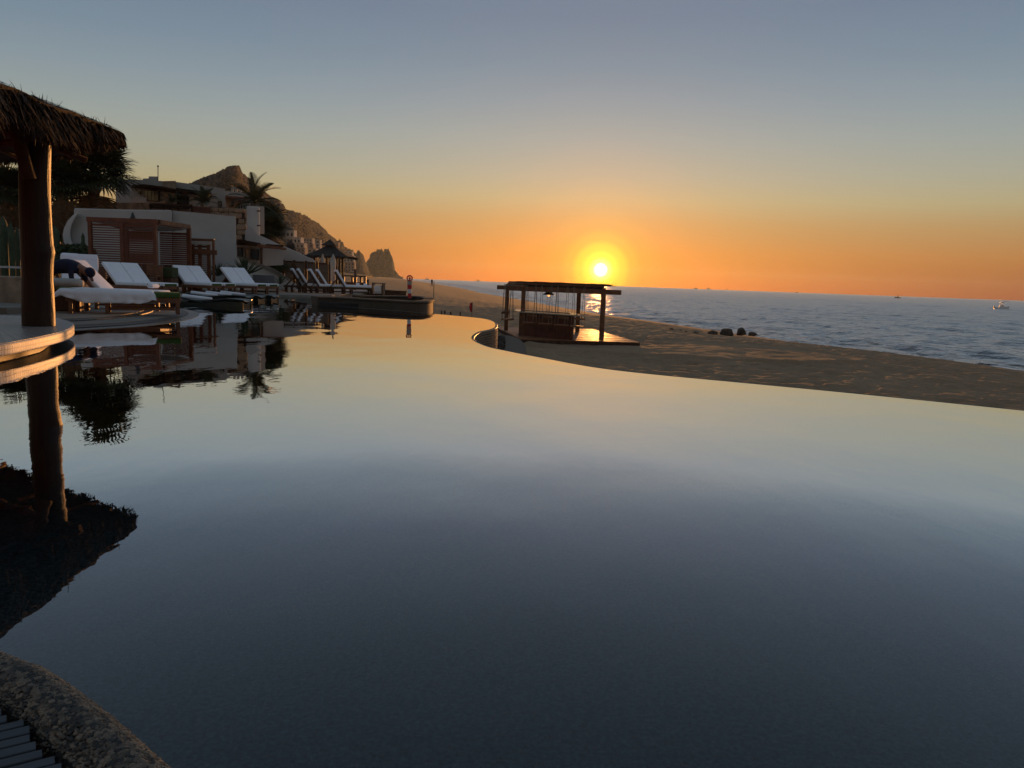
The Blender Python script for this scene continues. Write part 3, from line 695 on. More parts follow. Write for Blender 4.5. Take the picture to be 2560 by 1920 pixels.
# sheet lying over the flat lounger, hanging down its near side
def drape():
    nx, ny = 60, 30; v = []; f = []
    top = ND + .452; W_s = .70
    for i in range(nx):
        u = i / (nx - 1); L_s = -.26 + 1.70 * u       # along the lounger, head to foot
        hang = .235 * min(1, .30 + u * 2.6) * (1 - max(0, (u - .80) / .2) ** 2 * .55)
        for j in range(ny):
            s = j / (ny - 1) * (W_s + .30)
            p = A_h + fa * L_s
            if s < W_s:
                q = p + wa * (W_s - .05 - s); z = top + .010 * mnoise.noise(Vector((u * 9, s * 6, 0))) + .012 * math.sin(u * 5)
                if s < .06: z -= (.06 - s) * 1.5
            else:
                e = (s - W_s) / .30; fold = (.012 * math.sin(u * 46 + 2 * math.sin(u * 9)) + .03 * mnoise.noise(Vector((u * 12, e * 2, 4)))) * e
                q = p - wa * (.05 + .05 * math.sin(min(1, e * 3) * math.pi / 2) + fold); z = top - .012 - e * hang + .012 * mnoise.noise(Vector((u * 14, 3, 1))) * e
            if u < .05: z -= (.05 - u) * 1.6
            if u > .95: z -= (u - .95) * 1.4; q = q + wa * (u - .95) * 2.2 * (1 if s > W_s * .8 else 0)
            v.append((q.x, q.y, z))
    for i in range(nx - 1):
        for j in range(ny - 1): f.append((i * ny + j, i * ny + j + 1, (i + 1) * ny + j + 1, (i + 1) * ny + j))
    o = obj('sheet', MB().add(v, f).mesh('sheet', M_sheet, True)); m = o.modifiers.new('thick', 'SOLIDIFY'); m.thickness = .01; m.offset = 0
    return o
tag(drape(), 'large white sheet draped over the flat lounger by the water', 'sheet')
def roll(name, label, cat, a, b, r, m, squash=.8):
    a, b = Vector(a), Vector(b); d = (b - a); n_ = 12; pts = [a.lerp(b, i / n_) for i in range(n_ + 1)]
    rad = [r * (.72 if i in (0, n_) else 1) * (1 + .05 * mnoise.noise(Vector((i * .7, r * 50, 0)))) for i in range(n_ + 1)]
    mb = MB().tube(pts, rad, 14); mb.v = [(x, y, (z - a.z) * squash + a.z) for x, y, z in mb.v]
    # spiral end lines
    return tag(obj(name, mb.mesh(name, m, True)), label, cat)
roll('rolled_blanket', 'grey rolled blanket lying left of the raised white back', 'blanket', (-9.18, 14.95, ND + .54), (-8.42, 15.06, ND + .53), .115, M_greyfab)
roll('rolled_towel', 'small pink lit rolled towel at the foot of the raised lounger', 'towel', (-7.64, 16.15, ND + .51), (-7.68, 16.6, ND + .51), .06, M_cushion)
# ---- the attendant bending over a lounger
def skin_mesh(name, joints, bones, radii, mat_):
    me = bpy.data.meshes.new(name); me.from_pydata(joints, bones, []); o = bpy.data.objects.new(name, me); col.objects.link(o)
    sk = o.modifiers.new('skin', 'SKIN'); sk.use_smooth_shade = True
    for i, r_ in enumerate(radii):
        r_ = r_ if isinstance(r_, tuple) else (r_, r_); me.skin_vertices[0].data[i].radius = r_
    me.skin_vertices[0].data[0].use_root = True
    o.modifiers.new('sub', 'SUBSURF').levels = 2; o.modifiers['sub'].render_levels = 2
    dg = bpy.context.evaluated_depsgraph_get(); me2 = bpy.data.meshes.new_from_object(o.evaluated_get(dg)); me2.name = name
    bpy.data.objects.remove(o, do_unlink=True)
    me2.materials.clear(); me2.materials.append(mat_) if not isinstance(mat_, (list, tuple)) else [me2.materials.append(q) for q in mat_]
    me2.polygons.foreach_set('use_smooth', [True] * len(me2.polygons)); return me2
def attendant():
    h0 = Vector((-9.42, 15.72, ND)); loc = Vector((h0.x, h0.y, ND)); az_ = R(-2)
    t = thing('person', 'person in dark navy shirt and cap bending over a lounger', 'person', loc, az_)
    # local: x forward (towards the lounger), z up
    J = [(0, 0, .80), (.18, 0, .86), (.40, 0, .87), (.56, 0, .83), (.66, 0, .80), (.75, 0, .76), (.86, 0, .70),
         (-.02, .10, .75), (.10, .11, .43), (-.08, .12, .09), (.08, .13, .03),
         (-.02, -.10, .75), (.12, -.11, .43), (-.05, -.12, .09), (.11, -.13, .03),
         (.52, .18, .80), (.58, .23, .60), (.70, .20, .46), (.77, .18, .42),
         (.52, -.18, .80), (.56, -.23, .60), (.68, -.20, .46), (.75, -.18, .42)]
    B = [(0, 1), (1, 2), (2, 3), (3, 4), (4, 5), (5, 6), (0, 7), (7, 8), (8, 9), (9, 10), (0, 11), (11, 12), (12, 13), (13, 14), (3, 15), (15, 16), (16, 17), (17, 18), (3, 19), (19, 20), (20, 21), (21, 22)]
    Rr_ = [(.18, .16), (.19, .16), (.21, .17), (.18, .15), .07, (.11, .10), (.095, .085), .09, .065, .045, .04, .09, .065, .045, .04, .065, .048, .038, .04, .065, .048, .038, .04]
    me = skin_mesh('body', J, B, Rr_, [M_skin, M_navy, M_trouser, M_dark])
    for p in me.polygons:
        c = p.center
        if c.z < .10: p.material_index = 3
        elif c.x < .14 and c.z < .70: p.material_index = 2
        elif c.x < .63 and c.z > .56: p.material_index = 1
    obj('body', me, t, True)
    cap = MB(); vs = []; nn = 10
    q = Matrix.Translation((.79, 0, .745)) @ Matrix.Rotation(R(62), 4, 'Y')
    prof = [(.105, -.02), (.108, .02), (.09, .07), (.055, .10), (0, .112)]
    cp = MB().lathe(prof, 16); cp.v = [tuple(q @ Vector(p)) for p in cp.v]
    hat = obj('cap', cp.mesh('cap', M_navy, True), t, True)
    bm_ = MB().prism([q @ Vector((.07, -.07, -.018)), q @ Vector((.17, -.05, -.025)), q @ Vector((.19, 0, -.028)), q @ Vector((.17, .05, -.025)), q @ Vector((.07, .07, -.018))], (0, 0, .008)); obj('visor', bm_.mesh('visor', M_navy), hat, True)
    for s in (-1, 1):                                  # fingers resting on the cushion
        for k in range(4):
            b0 = Vector((.755, s * .18 + (k - 1.5) * .018, .415)); obj('finger', MB().tube([b0, b0 + Vector((.045, 0, -.02)), b0 + Vector((.075 - .006 * abs(k - 1.3), 0, -.05))], [.009, .009, .007], 6).mesh('finger', M_skin, True), t, True)
        b0 = Vector((.735, s * .145, .42)); obj('thumb', MB().tube([b0, b0 + Vector((.03, -s * .025, -.02)), b0 + Vector((.055, -s * .03, -.035))], [.011, .010, .008], 6).mesh('thumb', M_skin, True), t, True)
attendant()

# ---- beds lying in the shallow water of the inlet
M_poolbed = mat('dark_green_resin', (.014, .022, .017), .28, .2, 4)
def pool_bed(label, end_px, right=True, L=1.75, rz=0.0):
    e = P(*end_px, 0.0); t = thing('pool_bed', label, 'pool bed', (e.x, e.y, -.105), rz, 'dark beds standing in the shallow pool inlet')
    prof = []
    W = .62; NXX = 24
    v = []; f = []
    for i in range(NXX):
        x = -L * i / (NXX - 1); h_ = .25 + .035 * math.sin(i / (NXX - 1) * 6.0 + .4) + (.05 * max(0, i / (NXX - 1) - .7) / .3)
        for j in range(9):
            y = W * j / 8; dip = -.045 * math.sin(math.pi * j / 8); v.append((x, y, h_ + dip))
    for i in range(NXX - 1):
        for j in range(8): f.append((i * 9 + j, i * 9 + j + 1, (i + 1) * 9 + j + 1, (i + 1) * 9 + j))
    n0 = len(v)
    o = obj('shell', MB().add(v, f).mesh('shell', M_poolbed, True), t, True); md = o.modifiers.new('thick', 'SOLIDIFY'); md.thickness = .03; md.offset = -1
    for y in (0.015, W - .015): obj('side_panel', MB().prism([(-x_, y - .01, z_) for x_, z_ in [(0.01, -.5), (0.01, .235)] + [(L * i / 12, .20 + .035 * math.sin(i / 12 * 6 + .4)) for i in range(1, 13)] + [(L, -.5)]], (0, .02, 0)).mesh('side_panel', M_poolbed), t, True)
    for x in (-.03, -L + .03): obj('end_panel', MB().prism([(x, .03, -.5), (x, .03, .22)] + [(x, W * j / 8, .225 - .05 * math.sin(math.pi * j / 8)) for j in range(1, 8)] + [(x, W - .03, .22), (x, W - .03, -.5)], (-.02, 0, 0)).mesh('end_panel', M_poolbed), t, True)
    hd = MB().tube([(-L * .62, .12, .28), (-L * .62, W - .1, .28)], .055, 10)
    obj('headrest', MB().tube([(-L * .50, .10, .29), (-L * .95, .14, .335)], [.035, .06], 10).mesh('headrest', M_cushion, True), t, True)
    return t
pool_bed('nearest dark bed in the inlet, its whole black side showing', (608, 767.5), L=1.85, rz=R(-4))
pool_bed('second dark bed in the inlet, just behind the nearest', (613, 755.5), L=1.95, rz=R(-6))
pool_bed('third dark bed in the inlet, with a curved end beyond the second', (646, 754.2), L=1.95, rz=R(-6))
pool_bed('farthest dark bed in the inlet, its curved end nearest the open pool', (679, 753), L=1.95, rz=R(-6))

# ---- pebble coping and drain grate by the camera
cp_i = [i for i, p in enumerate(cope_line) if -4.2 < p.x < 2.2 and p.y > .1]
cl = [cope_line[i] for i in cp_i]
def inward(line):
    out = []
    for i, p in enumerate(line):
        a, b = line[max(i - 1, 0)], line[min(i + 1, len(line) - 1)]; t = b - a; t.z = 0; t.normalize(); nrm = Vector((t.y, -t.x, 0))
        if nrm.y > 0: nrm = -nrm
        out.append(nrm)
    return out
ci = inward(cl)
PROF = [(-.02, -.20), (-.022, -.03), (-.012, .02), (.006, .036), (.026, .043), (.054, .040), (.078, .030), (.096, .014), (.104, -.06)]
def cope_surf(t, u):
    k = t * (len(cl) - 1); i = min(int(k), len(cl) - 2); fr = k - i; p = cl[i].lerp(cl[i + 1], fr); nrm = ci[i].lerp(ci[i + 1], fr).normalized()
    kk = u * (len(PROF) - 1); j = min(int(kk), len(PROF) - 2); g = kk - j; a = PROF[j][0] * (1 - g) + PROF[j + 1][0] * g; z = PROF[j][1] * (1 - g) + PROF[j + 1][1] * g
    q = p + nrm * a; q.z = z; return q
v = []; f = []; nt, nu = 160, 33
for i in range(nt):
    for j in range(nu):
        q = cope_surf(i / (nt - 1), j / (nu - 1)); q.z += .004 * mnoise.noise(q * 25); v.append(q)
for i in range(nt - 1):
    for j in range(nu - 1): f.append((i * nu + j, i * nu + j + 1, (i + 1) * nu + j + 1, (i + 1) * nu + j))
M_mortar = mat('coping_mortar', (.045, .037, .031), .9, .4, 30, .004, 90)
cope = thing('pool_coping', 'rounded coping of set brown pebbles at the near pool corner', 'coping', (-1, 1.5, 0))
obj('mortar_bed', MB().add(v, f).mesh('mortar_bed', M_mortar, True), cope)
def pebble_mat():
    m = bpy.data.materials.new('pebbles'); m.use_nodes = True; N = m.node_tree.nodes; L = m.node_tree.links; b = N['Principled BSDF']; b.inputs['Roughness'].default_value = .42
    tc = N.new('ShaderNodeTexCoord'); vo = N.new('ShaderNodeTexVoronoi'); vo.inputs['Scale'].default_value = 90; L.new(tc.outputs['Object'], vo.inputs['Vector'])
    rp = N.new('ShaderNodeValToRGB'); rp.color_ramp.elements[0].color = (.016, .012, .009, 1); rp.color_ramp.elements[1].color = (.19, .135, .090, 1); rp.color_ramp.elements[0].position = .25; rp.color_ramp.elements[1].position = .95
    sp = N.new('ShaderNodeSeparateColor'); L.new(vo.outputs['Color'], sp.inputs[0]); L.new(sp.outputs[0], rp.inputs[0]); L.new(rp.outputs[0], b.inputs['Base Color']); return m
ico = bmesh.new(); bmesh.ops.create_icosphere(ico, subdivisions=1, radius=1); iv = np.array([v_.co[:] for v_ in ico.verts]); ifc = [[q.index for q in fc.verts] for fc in ico.faces]; ico.free()
tot = [(cl[i + 1] - cl[i]).length for i in range(len(cl) - 1)]; cum = np.r_[0, np.cumsum(tot)]; Ltot = cum[-1]
i0 = min(range(len(cl)), key=lambda i: (cl[i] - Vector((-1.6, 1.95, 0))).length); i1 = min(range(len(cl)), key=lambda i: (cl[i] - Vector((.2, .8, 0))).length)
vv = []; ff = []; rs = random.Random(11); nb = 0
for k in range(17000):
    t = rs.uniform(i0, i1) / (len(cl) - 1); u = rs.uniform(.12, .93); q = cope_surf(t, u)
    worn = (u - .53) * 4 + mnoise.noise(q * 6) * 1.2
    if worn > .7 and rs.random() < min(.75, worn * .6): continue
    s = rs.uniform(.0028, .0066); sc = np.array([s * rs.uniform(.9, 1.7), s * rs.uniform(.8, 1.2), s * rs.uniform(.5, .9)]); a = rs.uniform(0, 6.28); ca, sa = math.cos(a), math.sin(a)
    w_ = iv * sc; w_ = np.stack([w_[:, 0] * ca - w_[:, 1] * sa, w_[:, 0] * sa + w_[:, 1] * ca, w_[:, 2]], 1) + np.array(q)
    vv.append(w_); ff += [[a_ + nb for a_ in fc] for fc in ifc]; nb += len(iv)
me = bpy.data.meshes.new('pebbles'); me.from_pydata(np.concatenate(vv).tolist(), [], ff); me.materials.append(pebble_mat()); me.polygons.foreach_set('use_smooth', [True] * len(me.polygons))
obj('pebbles', me, cope, kind='stuff')
# grate of slats let into the deck
GZ = .018
g0, g1 = P(0, 1907, GZ), P(111, 1879, GZ); gd = (g1 - g0); gd.z = 0; gd.normalize(); gn = Vector((-gd.y, gd.x, 0))
if gn.y < 0: gn = -gn
grate = thing('drain_grate', 'grey slatted drain grate at the inner side of the pebble coping', 'grate', (g0.x, g0.y, 0))
M_slat = mat('grey_slat', (.055, .06, .068), .55, .2, 30, .001, 120, (.3, 1, 1))
def inner_hit(o_):                                    # where a slat meets the coping's inner edge
    best = None
    for k in range(-40, 220):
        q = o_ + gd * (k * .01); 
        dmin = min(((cl[i] + ci[i] * .103) - q).to_2d().length for i in range(i0, i1 + 1))
        if best is None or dmin < best[0]: best = (dmin, k * .01)
    return best[1]
for k in range(-9, 10):
    o_ = g0 + gn * (k * .0335); e = inner_hit(o_); b = o_ + gd * (e - .012); a = b - gd * .42; w_ = .0265
    pts = [a - gn * w_ / 2, b - gn * w_ / 2, b + gn * w_ / 2, a + gn * w_ / 2]
    obj('slat', MB().prism([Vector((p.x, p.y, GZ + random.uniform(-.0015, .0015))) for p in pts], (0, 0, -.02)).mesh('slat', M_slat), grate, bevel=.002)
drain_pts = [cl[i] + ci[i] * .092 for i in range(i0, i1 + 1)]
structure('drain_channel', MB().prism([Vector((p.x, p.y, -.06)) for p in drain_pts + [Vector((.2, -2, 0)), Vector((-3, -2, 0)), Vector((-4, 1.6, 0))]], (0, 0, -.2)).mesh('drain_channel', M_dark))
# ================================================================== GARDEN, HOUSE, PLANTS
def face(pts, Y):                                     # px polygon on the vertical plane y = Y (Y may vary per point)
    return [D(x, y, (Y[i] if isinstance(Y, (list, tuple)) else Y)) for i, (x, y) in enumerate(pts)]
def block(name, pts, Y, depth, m, parent=None, bevel=0, label=None):
    return obj(name, MB().prism(face(pts, Y), (-.5 * depth, depth, 0)).mesh(name, m), parent, bevel=bevel, label=label)
def zz(fn, pts): return [fn(x, y) for x, y in pts]

# ---- white garden wall
gw = thing('garden_wall', 'long pale stucco garden wall behind the slatted cabanas', 'wall', (-15, 33, DECK))
block('wall_panel', [z4(30, 664), z4(720, 684), z4(1385, 692), z4(1385, 1700), z2(1010, 1500), z2(930, 1340), z2(890, 1240), z2(880, 1140), z2(905, 1040), z2(955, 950), z2(1020, 880)], 33.0, .3, M_stucco, gw, .05)
block('wall_panel', [z4(1392, 700), z4(2212, 765), z5(1600, 772), z5(1613, 1335), (594, 735), z4(1392, 1750)], [33.3, 33.3, 33.35, 33.4, 33.4, 33.3], .2, M_stucco, gw, .05)
bt = [z2(1090, 845), z2(1010, 870), z2(935, 950), z2(885, 1050), z2(865, 1150), z2(885, 1250), z2(940, 1340), z2(990, 1400), z2(1080, 1400), z2(1010, 1300), z2(975, 1200), z2(965, 1110), z2(985, 1010), z2(1040, 900)]
block('buttress', bt, 32.55, .4, M_stucco_w, gw, .02, label='crescent shaped white buttress at the left end')
lw = thing('curved_wall', 'low white wall sweeping down in a curve past the agaves', 'wall', (-11, 35, DECK))
cw = [z5(1560, 1318), z7(1060, 225), z7(1250, 285), z7(1450, 345), z7(1600, 410), z7(1700, 475), z7(1790, 540), z7(1850, 590), z7(1890, 615), z7(1880, 700), z5(1560, 1760)]
block('wall_body', cw, [33.6, 33.7, 34.3, 35, 35.6, 36.2, 36.8, 37.2, 37.4, 37.4, 33.6], .45, M_stucco, lw, .06)
tag(block('planter_box', zz(z7, [(1310, 480), (1585, 490), (1585, 600), (1310, 600)]), 33.2, .6, mat('grey_block', (.16, .16, .17), .8, .1, 4), None, .02), 'plain grey block planter behind the third lounger pair', 'planter')

# ---- slatted cabana (near side panel, open front seen on its right, far side panel inside)
def cab_y(zx): return 27.6 + (zx - 220) * .0004
cb = thing('cabana', 'dark teak slatted cabana with canvas lining and open front', 'cabana', tuple(D(*z4(700, 1500), 28).xy) + (DECK,))
CY = 27.8
def cpx(x, y): return D(*z4(x, y), CY)
TL, TR = cpx(220, 782), cpx(1170, 825)
ztop = (TL.z + TR.z) / 2; x0, x1 = TL.x, TR.x
def ybox(nm, xa, xb, za, zb, Y, th, m, par, bev=0): return obj(nm, MB().box(((xa + xb) / 2, Y, (za + zb) / 2), (abs(xb - xa), th, abs(zb - za))).mesh(nm, m), par, bevel=bev)
W_ = x1 - x0; DEP = 2.6
def panel(parent, xa, xb, za, zb, Y, n, gaps, th=.025, skew=0.0):
    g = obj('slat_frame', MB().box(((xa + xb) / 2, Y + .03, zb), (xb - xa, .04, .05)).mesh('slat_frame', M_teak_red), parent)
    for k in range(n):
        z = za + (zb - za) * (k + .5) / n; hgt = (zb - za) / n * gaps
        o = obj('slat', MB().box((0, 0, 0), (xb - xa, th, hgt)).mesh('slat', M_teak_red), g)
        o.matrix_parent_inverse = Matrix.Identity(4); o.location = ((xa + xb) / 2, Y + random.uniform(-.004, .004), z); o.rotation_euler = (R(random.uniform(-3, 3)), R(random.uniform(-.25, .25)), 0)
    return g
for xx, nm in ((x0 + .06, 'post'), (x0 + W_ * .49, 'post'), (x1 - .07, 'post')): ybox(nm, xx - .06, xx + .06, DECK, ztop - .1, CY, .12, M_teak_red, cb, .006)
ybox('top_beam', x0 - .03, x1 + .03, ztop - .16, ztop, CY, .14, M_teak_red, cb, .008)
ybox('bottom_rail', x0 + .13, x1 - .14, DECK + .1, DECK + .2, CY, .08, M_teak_red, cb)
panel(cb, x0 + .12, x0 + W_ * .49 - .06, DECK + .22, ztop - .24, CY, 26, .50)
panel(cb, x0 + W_ * .49 + .06, x1 - .13, DECK + .22, ztop - .24, CY, 26, .50)
# front frame and far panel
for yy in (CY + .14, CY + DEP): 
    if yy > CY + 1: ybox('post', x1 - .03, x1 + .12, DECK, ztop - .12, yy, .13, M_teak_red, cb, .006); ybox('post', x0 - .03, x0 + .12, DECK, ztop - .12, yy, .13, M_teak_red, cb, .006)
obj('side_beam', MB().bar((x1 + .05, CY + .08, ztop - .08), (x1 + .05, CY + DEP + .06, ztop - .08), .10, .16).mesh('side_beam', M_teak), cb, bevel=.006)
obj('side_beam', MB().bar((x0 + .05, CY + .08, ztop - .08), (x0 + .05, CY + DEP + .06, ztop - .08), .10, .16).mesh('side_beam', M_teak_red), cb)
panel(cb, x0 + .14, x0 + W_ * .52, DECK + .22, ztop - .34, CY + DEP, 25, .72)
panel(cb, x0 + W_ * .55, x1 - .05, DECK + .22, ztop - .34, CY + DEP, 25, .72)
ybox('top_beam', x0, x1, ztop - .16, ztop - .02, CY + DEP, .12, M_teak_red, cb)
# sagging canvas under the roof beams
v = []; f = []; na, nb_ = 14, 10
for i in range(na):
    for j in range(nb_):
        a, b = i / (na - 1), j / (nb_ - 1); v.append((x0 + .1 + (W_ - .12) * a, CY + .12 + (DEP - .2) * b, ztop - .20 - .16 * math.sin(math.pi * a) * (.6 + .4 * math.sin(math.pi * b)) - .03 * mnoise.noise(Vector((a * 6, b * 6, 1)))))
for i in range(na - 1):
    for j in range(nb_ - 1): f.append((i * nb_ + j, i * nb_ + j + 1, (i + 1) * nb_ + j + 1, (i + 1) * nb_ + j))
obj('canvas_roof', MB().add(v, f).mesh('canvas_roof', M_umbrella, True), cb)
# furniture inside, dark against the slats
db = thing('daybed', 'dark daybed with cushions inside the slatted cabana', 'daybed', ((x0 + x1) / 2, CY + 1.5, DECK))
ybox('base', x0 + .3, x1 - .35, DECK + .12, DECK + .42, CY + 1.5, 1.7, M_teak_red, db, .02); ybox('mattress', x0 + .32, x1 - .37, DECK + .42, DECK + .60, CY + 1.5, 1.66, M_greyfab, db, .05)
for q in range(4): ybox('bolster', x0 + .45 + q * .42, x0 + .83 + q * .42, DECK + .60, DECK + 1.0, CY + 2.1, .16, mat('dark_cushion', (.07, .03, .02), .9, .2, 5), db, .06)
lamp = thing('beam_lantern', 'dark bell shaped lantern on top of the cabana beam', 'lantern', tuple(cpx(842, 800)))
obj('shade', MB().lathe([(.09, 0), (.085, .04), (.055, .12), (.035, .17), (.03, .20), (0, .205)], 12, tuple(cpx(842, 806))).mesh('shade', M_metal, True), lamp)
bx0 = cpx(842, 806); obj('foot', MB().box((bx0.x, bx0.y, bx0.z - .02), (.16, .1, .06)).mesh('foot', M_metal), lamp)

# ---- lower second cabana
CY2 = 31.0
c2 = thing('low_cabana', 'lower slatted teak cabana with a plank across its post', 'cabana', tuple(D(*z4(1800, 1600), CY2).xy) + (DECK,))
def cp2(x, y): return D(*z4(x, y), CY2)
q0, q1 = cp2(1655, 1072), cp2(1970, 1072); zt2 = q0.z - .03
for xx in (q0.x + .04, cp2(1765, 1100).x, cp2(1888, 1100).x): ybox('post', xx - .06, xx + .06, DECK, zt2 - .22, CY2, .1, M_teak_red, c2)
ybox('front_post', cp2(1943, 1100).x, q1.x, DECK, zt2 - .1, CY2 - .02, .1, M_teak, c2)
ybox('top_beam', q0.x - .02, q1.x + .005, zt2 - .10, zt2, CY2 - .02, .12, M_teak, c2)
panel(c2, q0.x + .11, cp2(1765, 1100).x - .07, DECK + .35, zt2 - .3, CY2, 19, .5)
panel(c2, cp2(1765, 1100).x + .07, cp2(1888, 1100).x - .07, DECK + .35, zt2 - .3, CY2, 19, .5)
ybox('cross_plank', cp2(1660, 1200).x, cp2(2020, 1200).x, cp2(1900, 1310).z, cp2(1900, 1245).z, CY2 - .12, .05, M_teak, c2)
ybox('canvas', q0.x + .05, cp2(1900, 1100).x, zt2 - .24, zt2 - .12, CY2 + .3, .9, M_umbrella, c2)
# bench and towel box between the cabana and the loungers
bn = thing('wooden_bench', 'wooden armed bench at the cabana corner behind the first pair', 'bench', tuple(D(*z7(50, 600), 26.8).xy) + (DECK,))
e0, e1 = D(*z6(1330, 450), 27.0), D(*z6(1550, 450), 27.0)
ybox('back', e0.x, e1.x, DECK + .55, DECK + .98, 27.2, .05, M_teak, bn, .01); ybox('seat', e0.x, e1.x, DECK + .4, DECK + .46, 26.95, .5, M_teak, bn)
for xx in (e0.x + .03, e1.x - .03):
    for yy in (26.75, 27.18): ybox('leg', xx - .035, xx + .035, DECK, DECK + .6, yy, .07, M_teak, bn)
    ybox('arm', xx - .04, xx + .04, DECK + .6, DECK + .64, 26.95, .5, M_teak, bn)
gb = thing('towel_chest', 'green cushioned chest beside the armed bench', 'chest', tuple(D(*z7(90, 600), 27.4).xy) + (DECK,))
e0, e1 = D(*z7(-10, 480), 27.5), D(*z7(172, 480), 27.5)
ybox('box', e0.x, e1.x, DECK, DECK + .55, 27.7, .6, M_timber, gb); ybox('cushion', e0.x - .02, e1.x + .02, DECK + .55, DECK + .92, 27.7, .55, mat('olive_cushion', (.045, .055, .018), .9, .2, 8), gb, .04)
for k, (px, py, lab) in enumerate(((z6(1380, 520)[0], 716, 'small dark side table with folded towels beside the first pair'), (z7(760, 540)[0], 716, 'small dark side table left of the third pair'))):
    c = P(px, 726, DECK); t = thing('side_table', lab, 'table', (c.x, c.y, DECK), 0, 'side tables between lounger pairs')
    obj('top', MB().box((0, 0, .44), (.5, .45, .04)).mesh('top', M_teak), t, True, .005)
    for sx in (-.2, .2):
        for sy in (-.18, .18): obj('leg', MB().box((sx, sy, .21), (.05, .05, .42)).mesh('leg', M_teak), t, True)
    vs, fs = rounded_pad((.36, .26, .10), .045, .02); tw = obj('towel_stack', MB().add([p + Vector((c.x, c.y, DECK + .512)) for p in vs], fs).mesh('towel_stack', M_greyfab, True)); tag(tw, 'folded grey towel on the ' + lab.split('with')[0].strip(), 'towel', 'towels on side tables')

# ---- upper house
M_house = mat('house_stucco', (.36, .345, .305), .9, .08, .6, .004, 20)
M_eave = mat('eave_wood', (.045, .027, .018), .8, .3, 3, spec=.1)
hs = thing('hill_house', 'pale flat roofed house with wooden eaves above the garden wall', 'house', tuple(D(380, 520, 42).xy) + (0,))
HY = 42.0
block('wall', zz(z5, [(-60, 262), (165, 268), (520, 285), (590, 292), (590, 640), (-60, 640)]), HY, .9, M_house, hs)
block('roof_box', zz(z5, [(318, 255), (402, 255), (402, 290), (318, 290)]), HY + .8, 1.2, M_house, hs)
block('chimney', zz(z5, [(400, 226), (525, 228), (525, 292), (400, 292)]), HY + .5, 1.5, M_house, hs)
a_ = D(*z5(526, 290), HY + .4); b_ = D(*z5(525, 95), HY + .4); an = obj('antenna', MB().tube([a_, b_], .022, 6).mesh('antenna', M_metal), hs); obj('antenna_tip', MB().tube([b_, b_ + Vector((0, 0, .07))], .05, 6).mesh('antenna_tip', M_metal), an)
block('eave', zz(z5, [(165, 345), (330, 332), (600, 365), (800, 405), (800, 425), (600, 395), (330, 350), (165, 352)]), HY - 1.2, 1.3, M_eave, hs)
block('eave_soffit', zz(z5, [(190, 352), (330, 348), (600, 392), (780, 425), (780, 450), (600, 420), (330, 372), (190, 362)]), HY - .9, 1.0, M_eave, hs)
block('stone_pillar', zz(z5, [(588, 292), (772, 288), (778, 620), (588, 620)]), HY - .35, .8, M_stone, hs)
def window(parent, pts, Y, n=2, frame=M_eave):
    f_ = face(pts, Y); w = obj('window', MB().prism(f_, (0, .12, 0)).mesh('window', frame), parent)
    xs = (f_[0].x, f_[2].x); zs = (min(q.z for q in f_), max(q.z for q in f_)); pw = (xs[1] - xs[0]) / n
    for k in range(n):
        xa, xb = xs[0] + pw * k + pw * .09, xs[0] + pw * (k + 1) - pw * .09; obj('pane', MB().box(((xa + xb) / 2, Y - .006, (zs[0] + zs[1]) / 2), (abs(xb - xa), .02, (zs[1] - zs[0]) * .9)).mesh('pane', M_glass), w)
    return w
window(hs, zz(z5, [(335, 415), (335, 560), (535, 575), (535, 430)]), HY - .13, 4)
window(hs, zz(z5, [(246, 430), (246, 470), (275, 472), (275, 432)]), HY - .13, 1)
block('parapet', zz(z5, [(180, 515), (365, 520), (365, 620), (180, 610)]), HY - 1.4, .3, M_house, hs)
block('parapet_stone', zz(z5, [(-80, 590), (410, 590), (410, 720), (-80, 720)]), HY - 2.6, .5, M_stone, hs)
h2 = thing('parapet_house', 'long pale house wing with a row of projecting roof beams', 'house', tuple(D(500, 520, 43).xy) + (0,))
block('wall', zz(z5, [(772, 302), (1100, 346), (1450, 398), (1462, 660), (780, 640)]), HY + .4, .6, M_house, h2)
for k in range(9):
    x_, y_ = 808 + k * 51, 424 + k * 6.2; p = D(*z5(x_, y_), HY + .3); obj('roof_beam', MB().box((p.x, p.y - .1, p.z), (.30, .5, .20)).mesh('roof_beam', M_eave), h2)
block('lintel', zz(z5, [(778, 462), (945, 482), (945, 502), (778, 482)]), HY - .1, .5, M_eave, h2)
window(h2, zz(z5, [(785, 500), (785, 610), (945, 612), (945, 505)]), HY + .28, 4)
window(h2, zz(z5, [(1350, 562), (1350, 640), (1395, 642), (1395, 565)]), HY + .28, 2)
h3 = thing('far_wing_house', 'low pale house wing with brown eave beyond the date palm', 'house', tuple(D(600, 520, 47).xy) + (0,))
block('wall', zz(z5, [(1440, 428), (1600, 442), (1830, 462), (1830, 720), (1440, 720)]), 47, .8, M_house, h3)
block('eave', zz(z5, [(1432, 492), (1600, 502), (1780, 520), (1780, 536), (1600, 520), (1432, 512)]), 45.6, 1.4, M_teak_red, h3)
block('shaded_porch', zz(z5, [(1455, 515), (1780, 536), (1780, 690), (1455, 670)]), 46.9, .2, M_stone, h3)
window(h3, zz(z5, [(1628, 612), (1628, 682), (1735, 690), (1735, 622)]), 46.8, 3, M_stucco_w)
window(h3, zz(z5, [(1490, 560), (1490, 640), (1560, 645), (1560, 566)]), 46.8, 2)
tr = obj('roof_trellis', MB().mesh('roof_trellis', M_house), h3)
mb = MB()
for a, b in (((1555, 385), (1555, 445)), ((1612, 388), (1612, 448)), ((1668, 390), (1668, 452)), ((1550, 386), (1672, 391))): mb.bar(D(*z5(*a), 47.5), D(*z5(*b), 47.5), .12, .12)
tr.data = mb.mesh('roof_trellis', M_house)
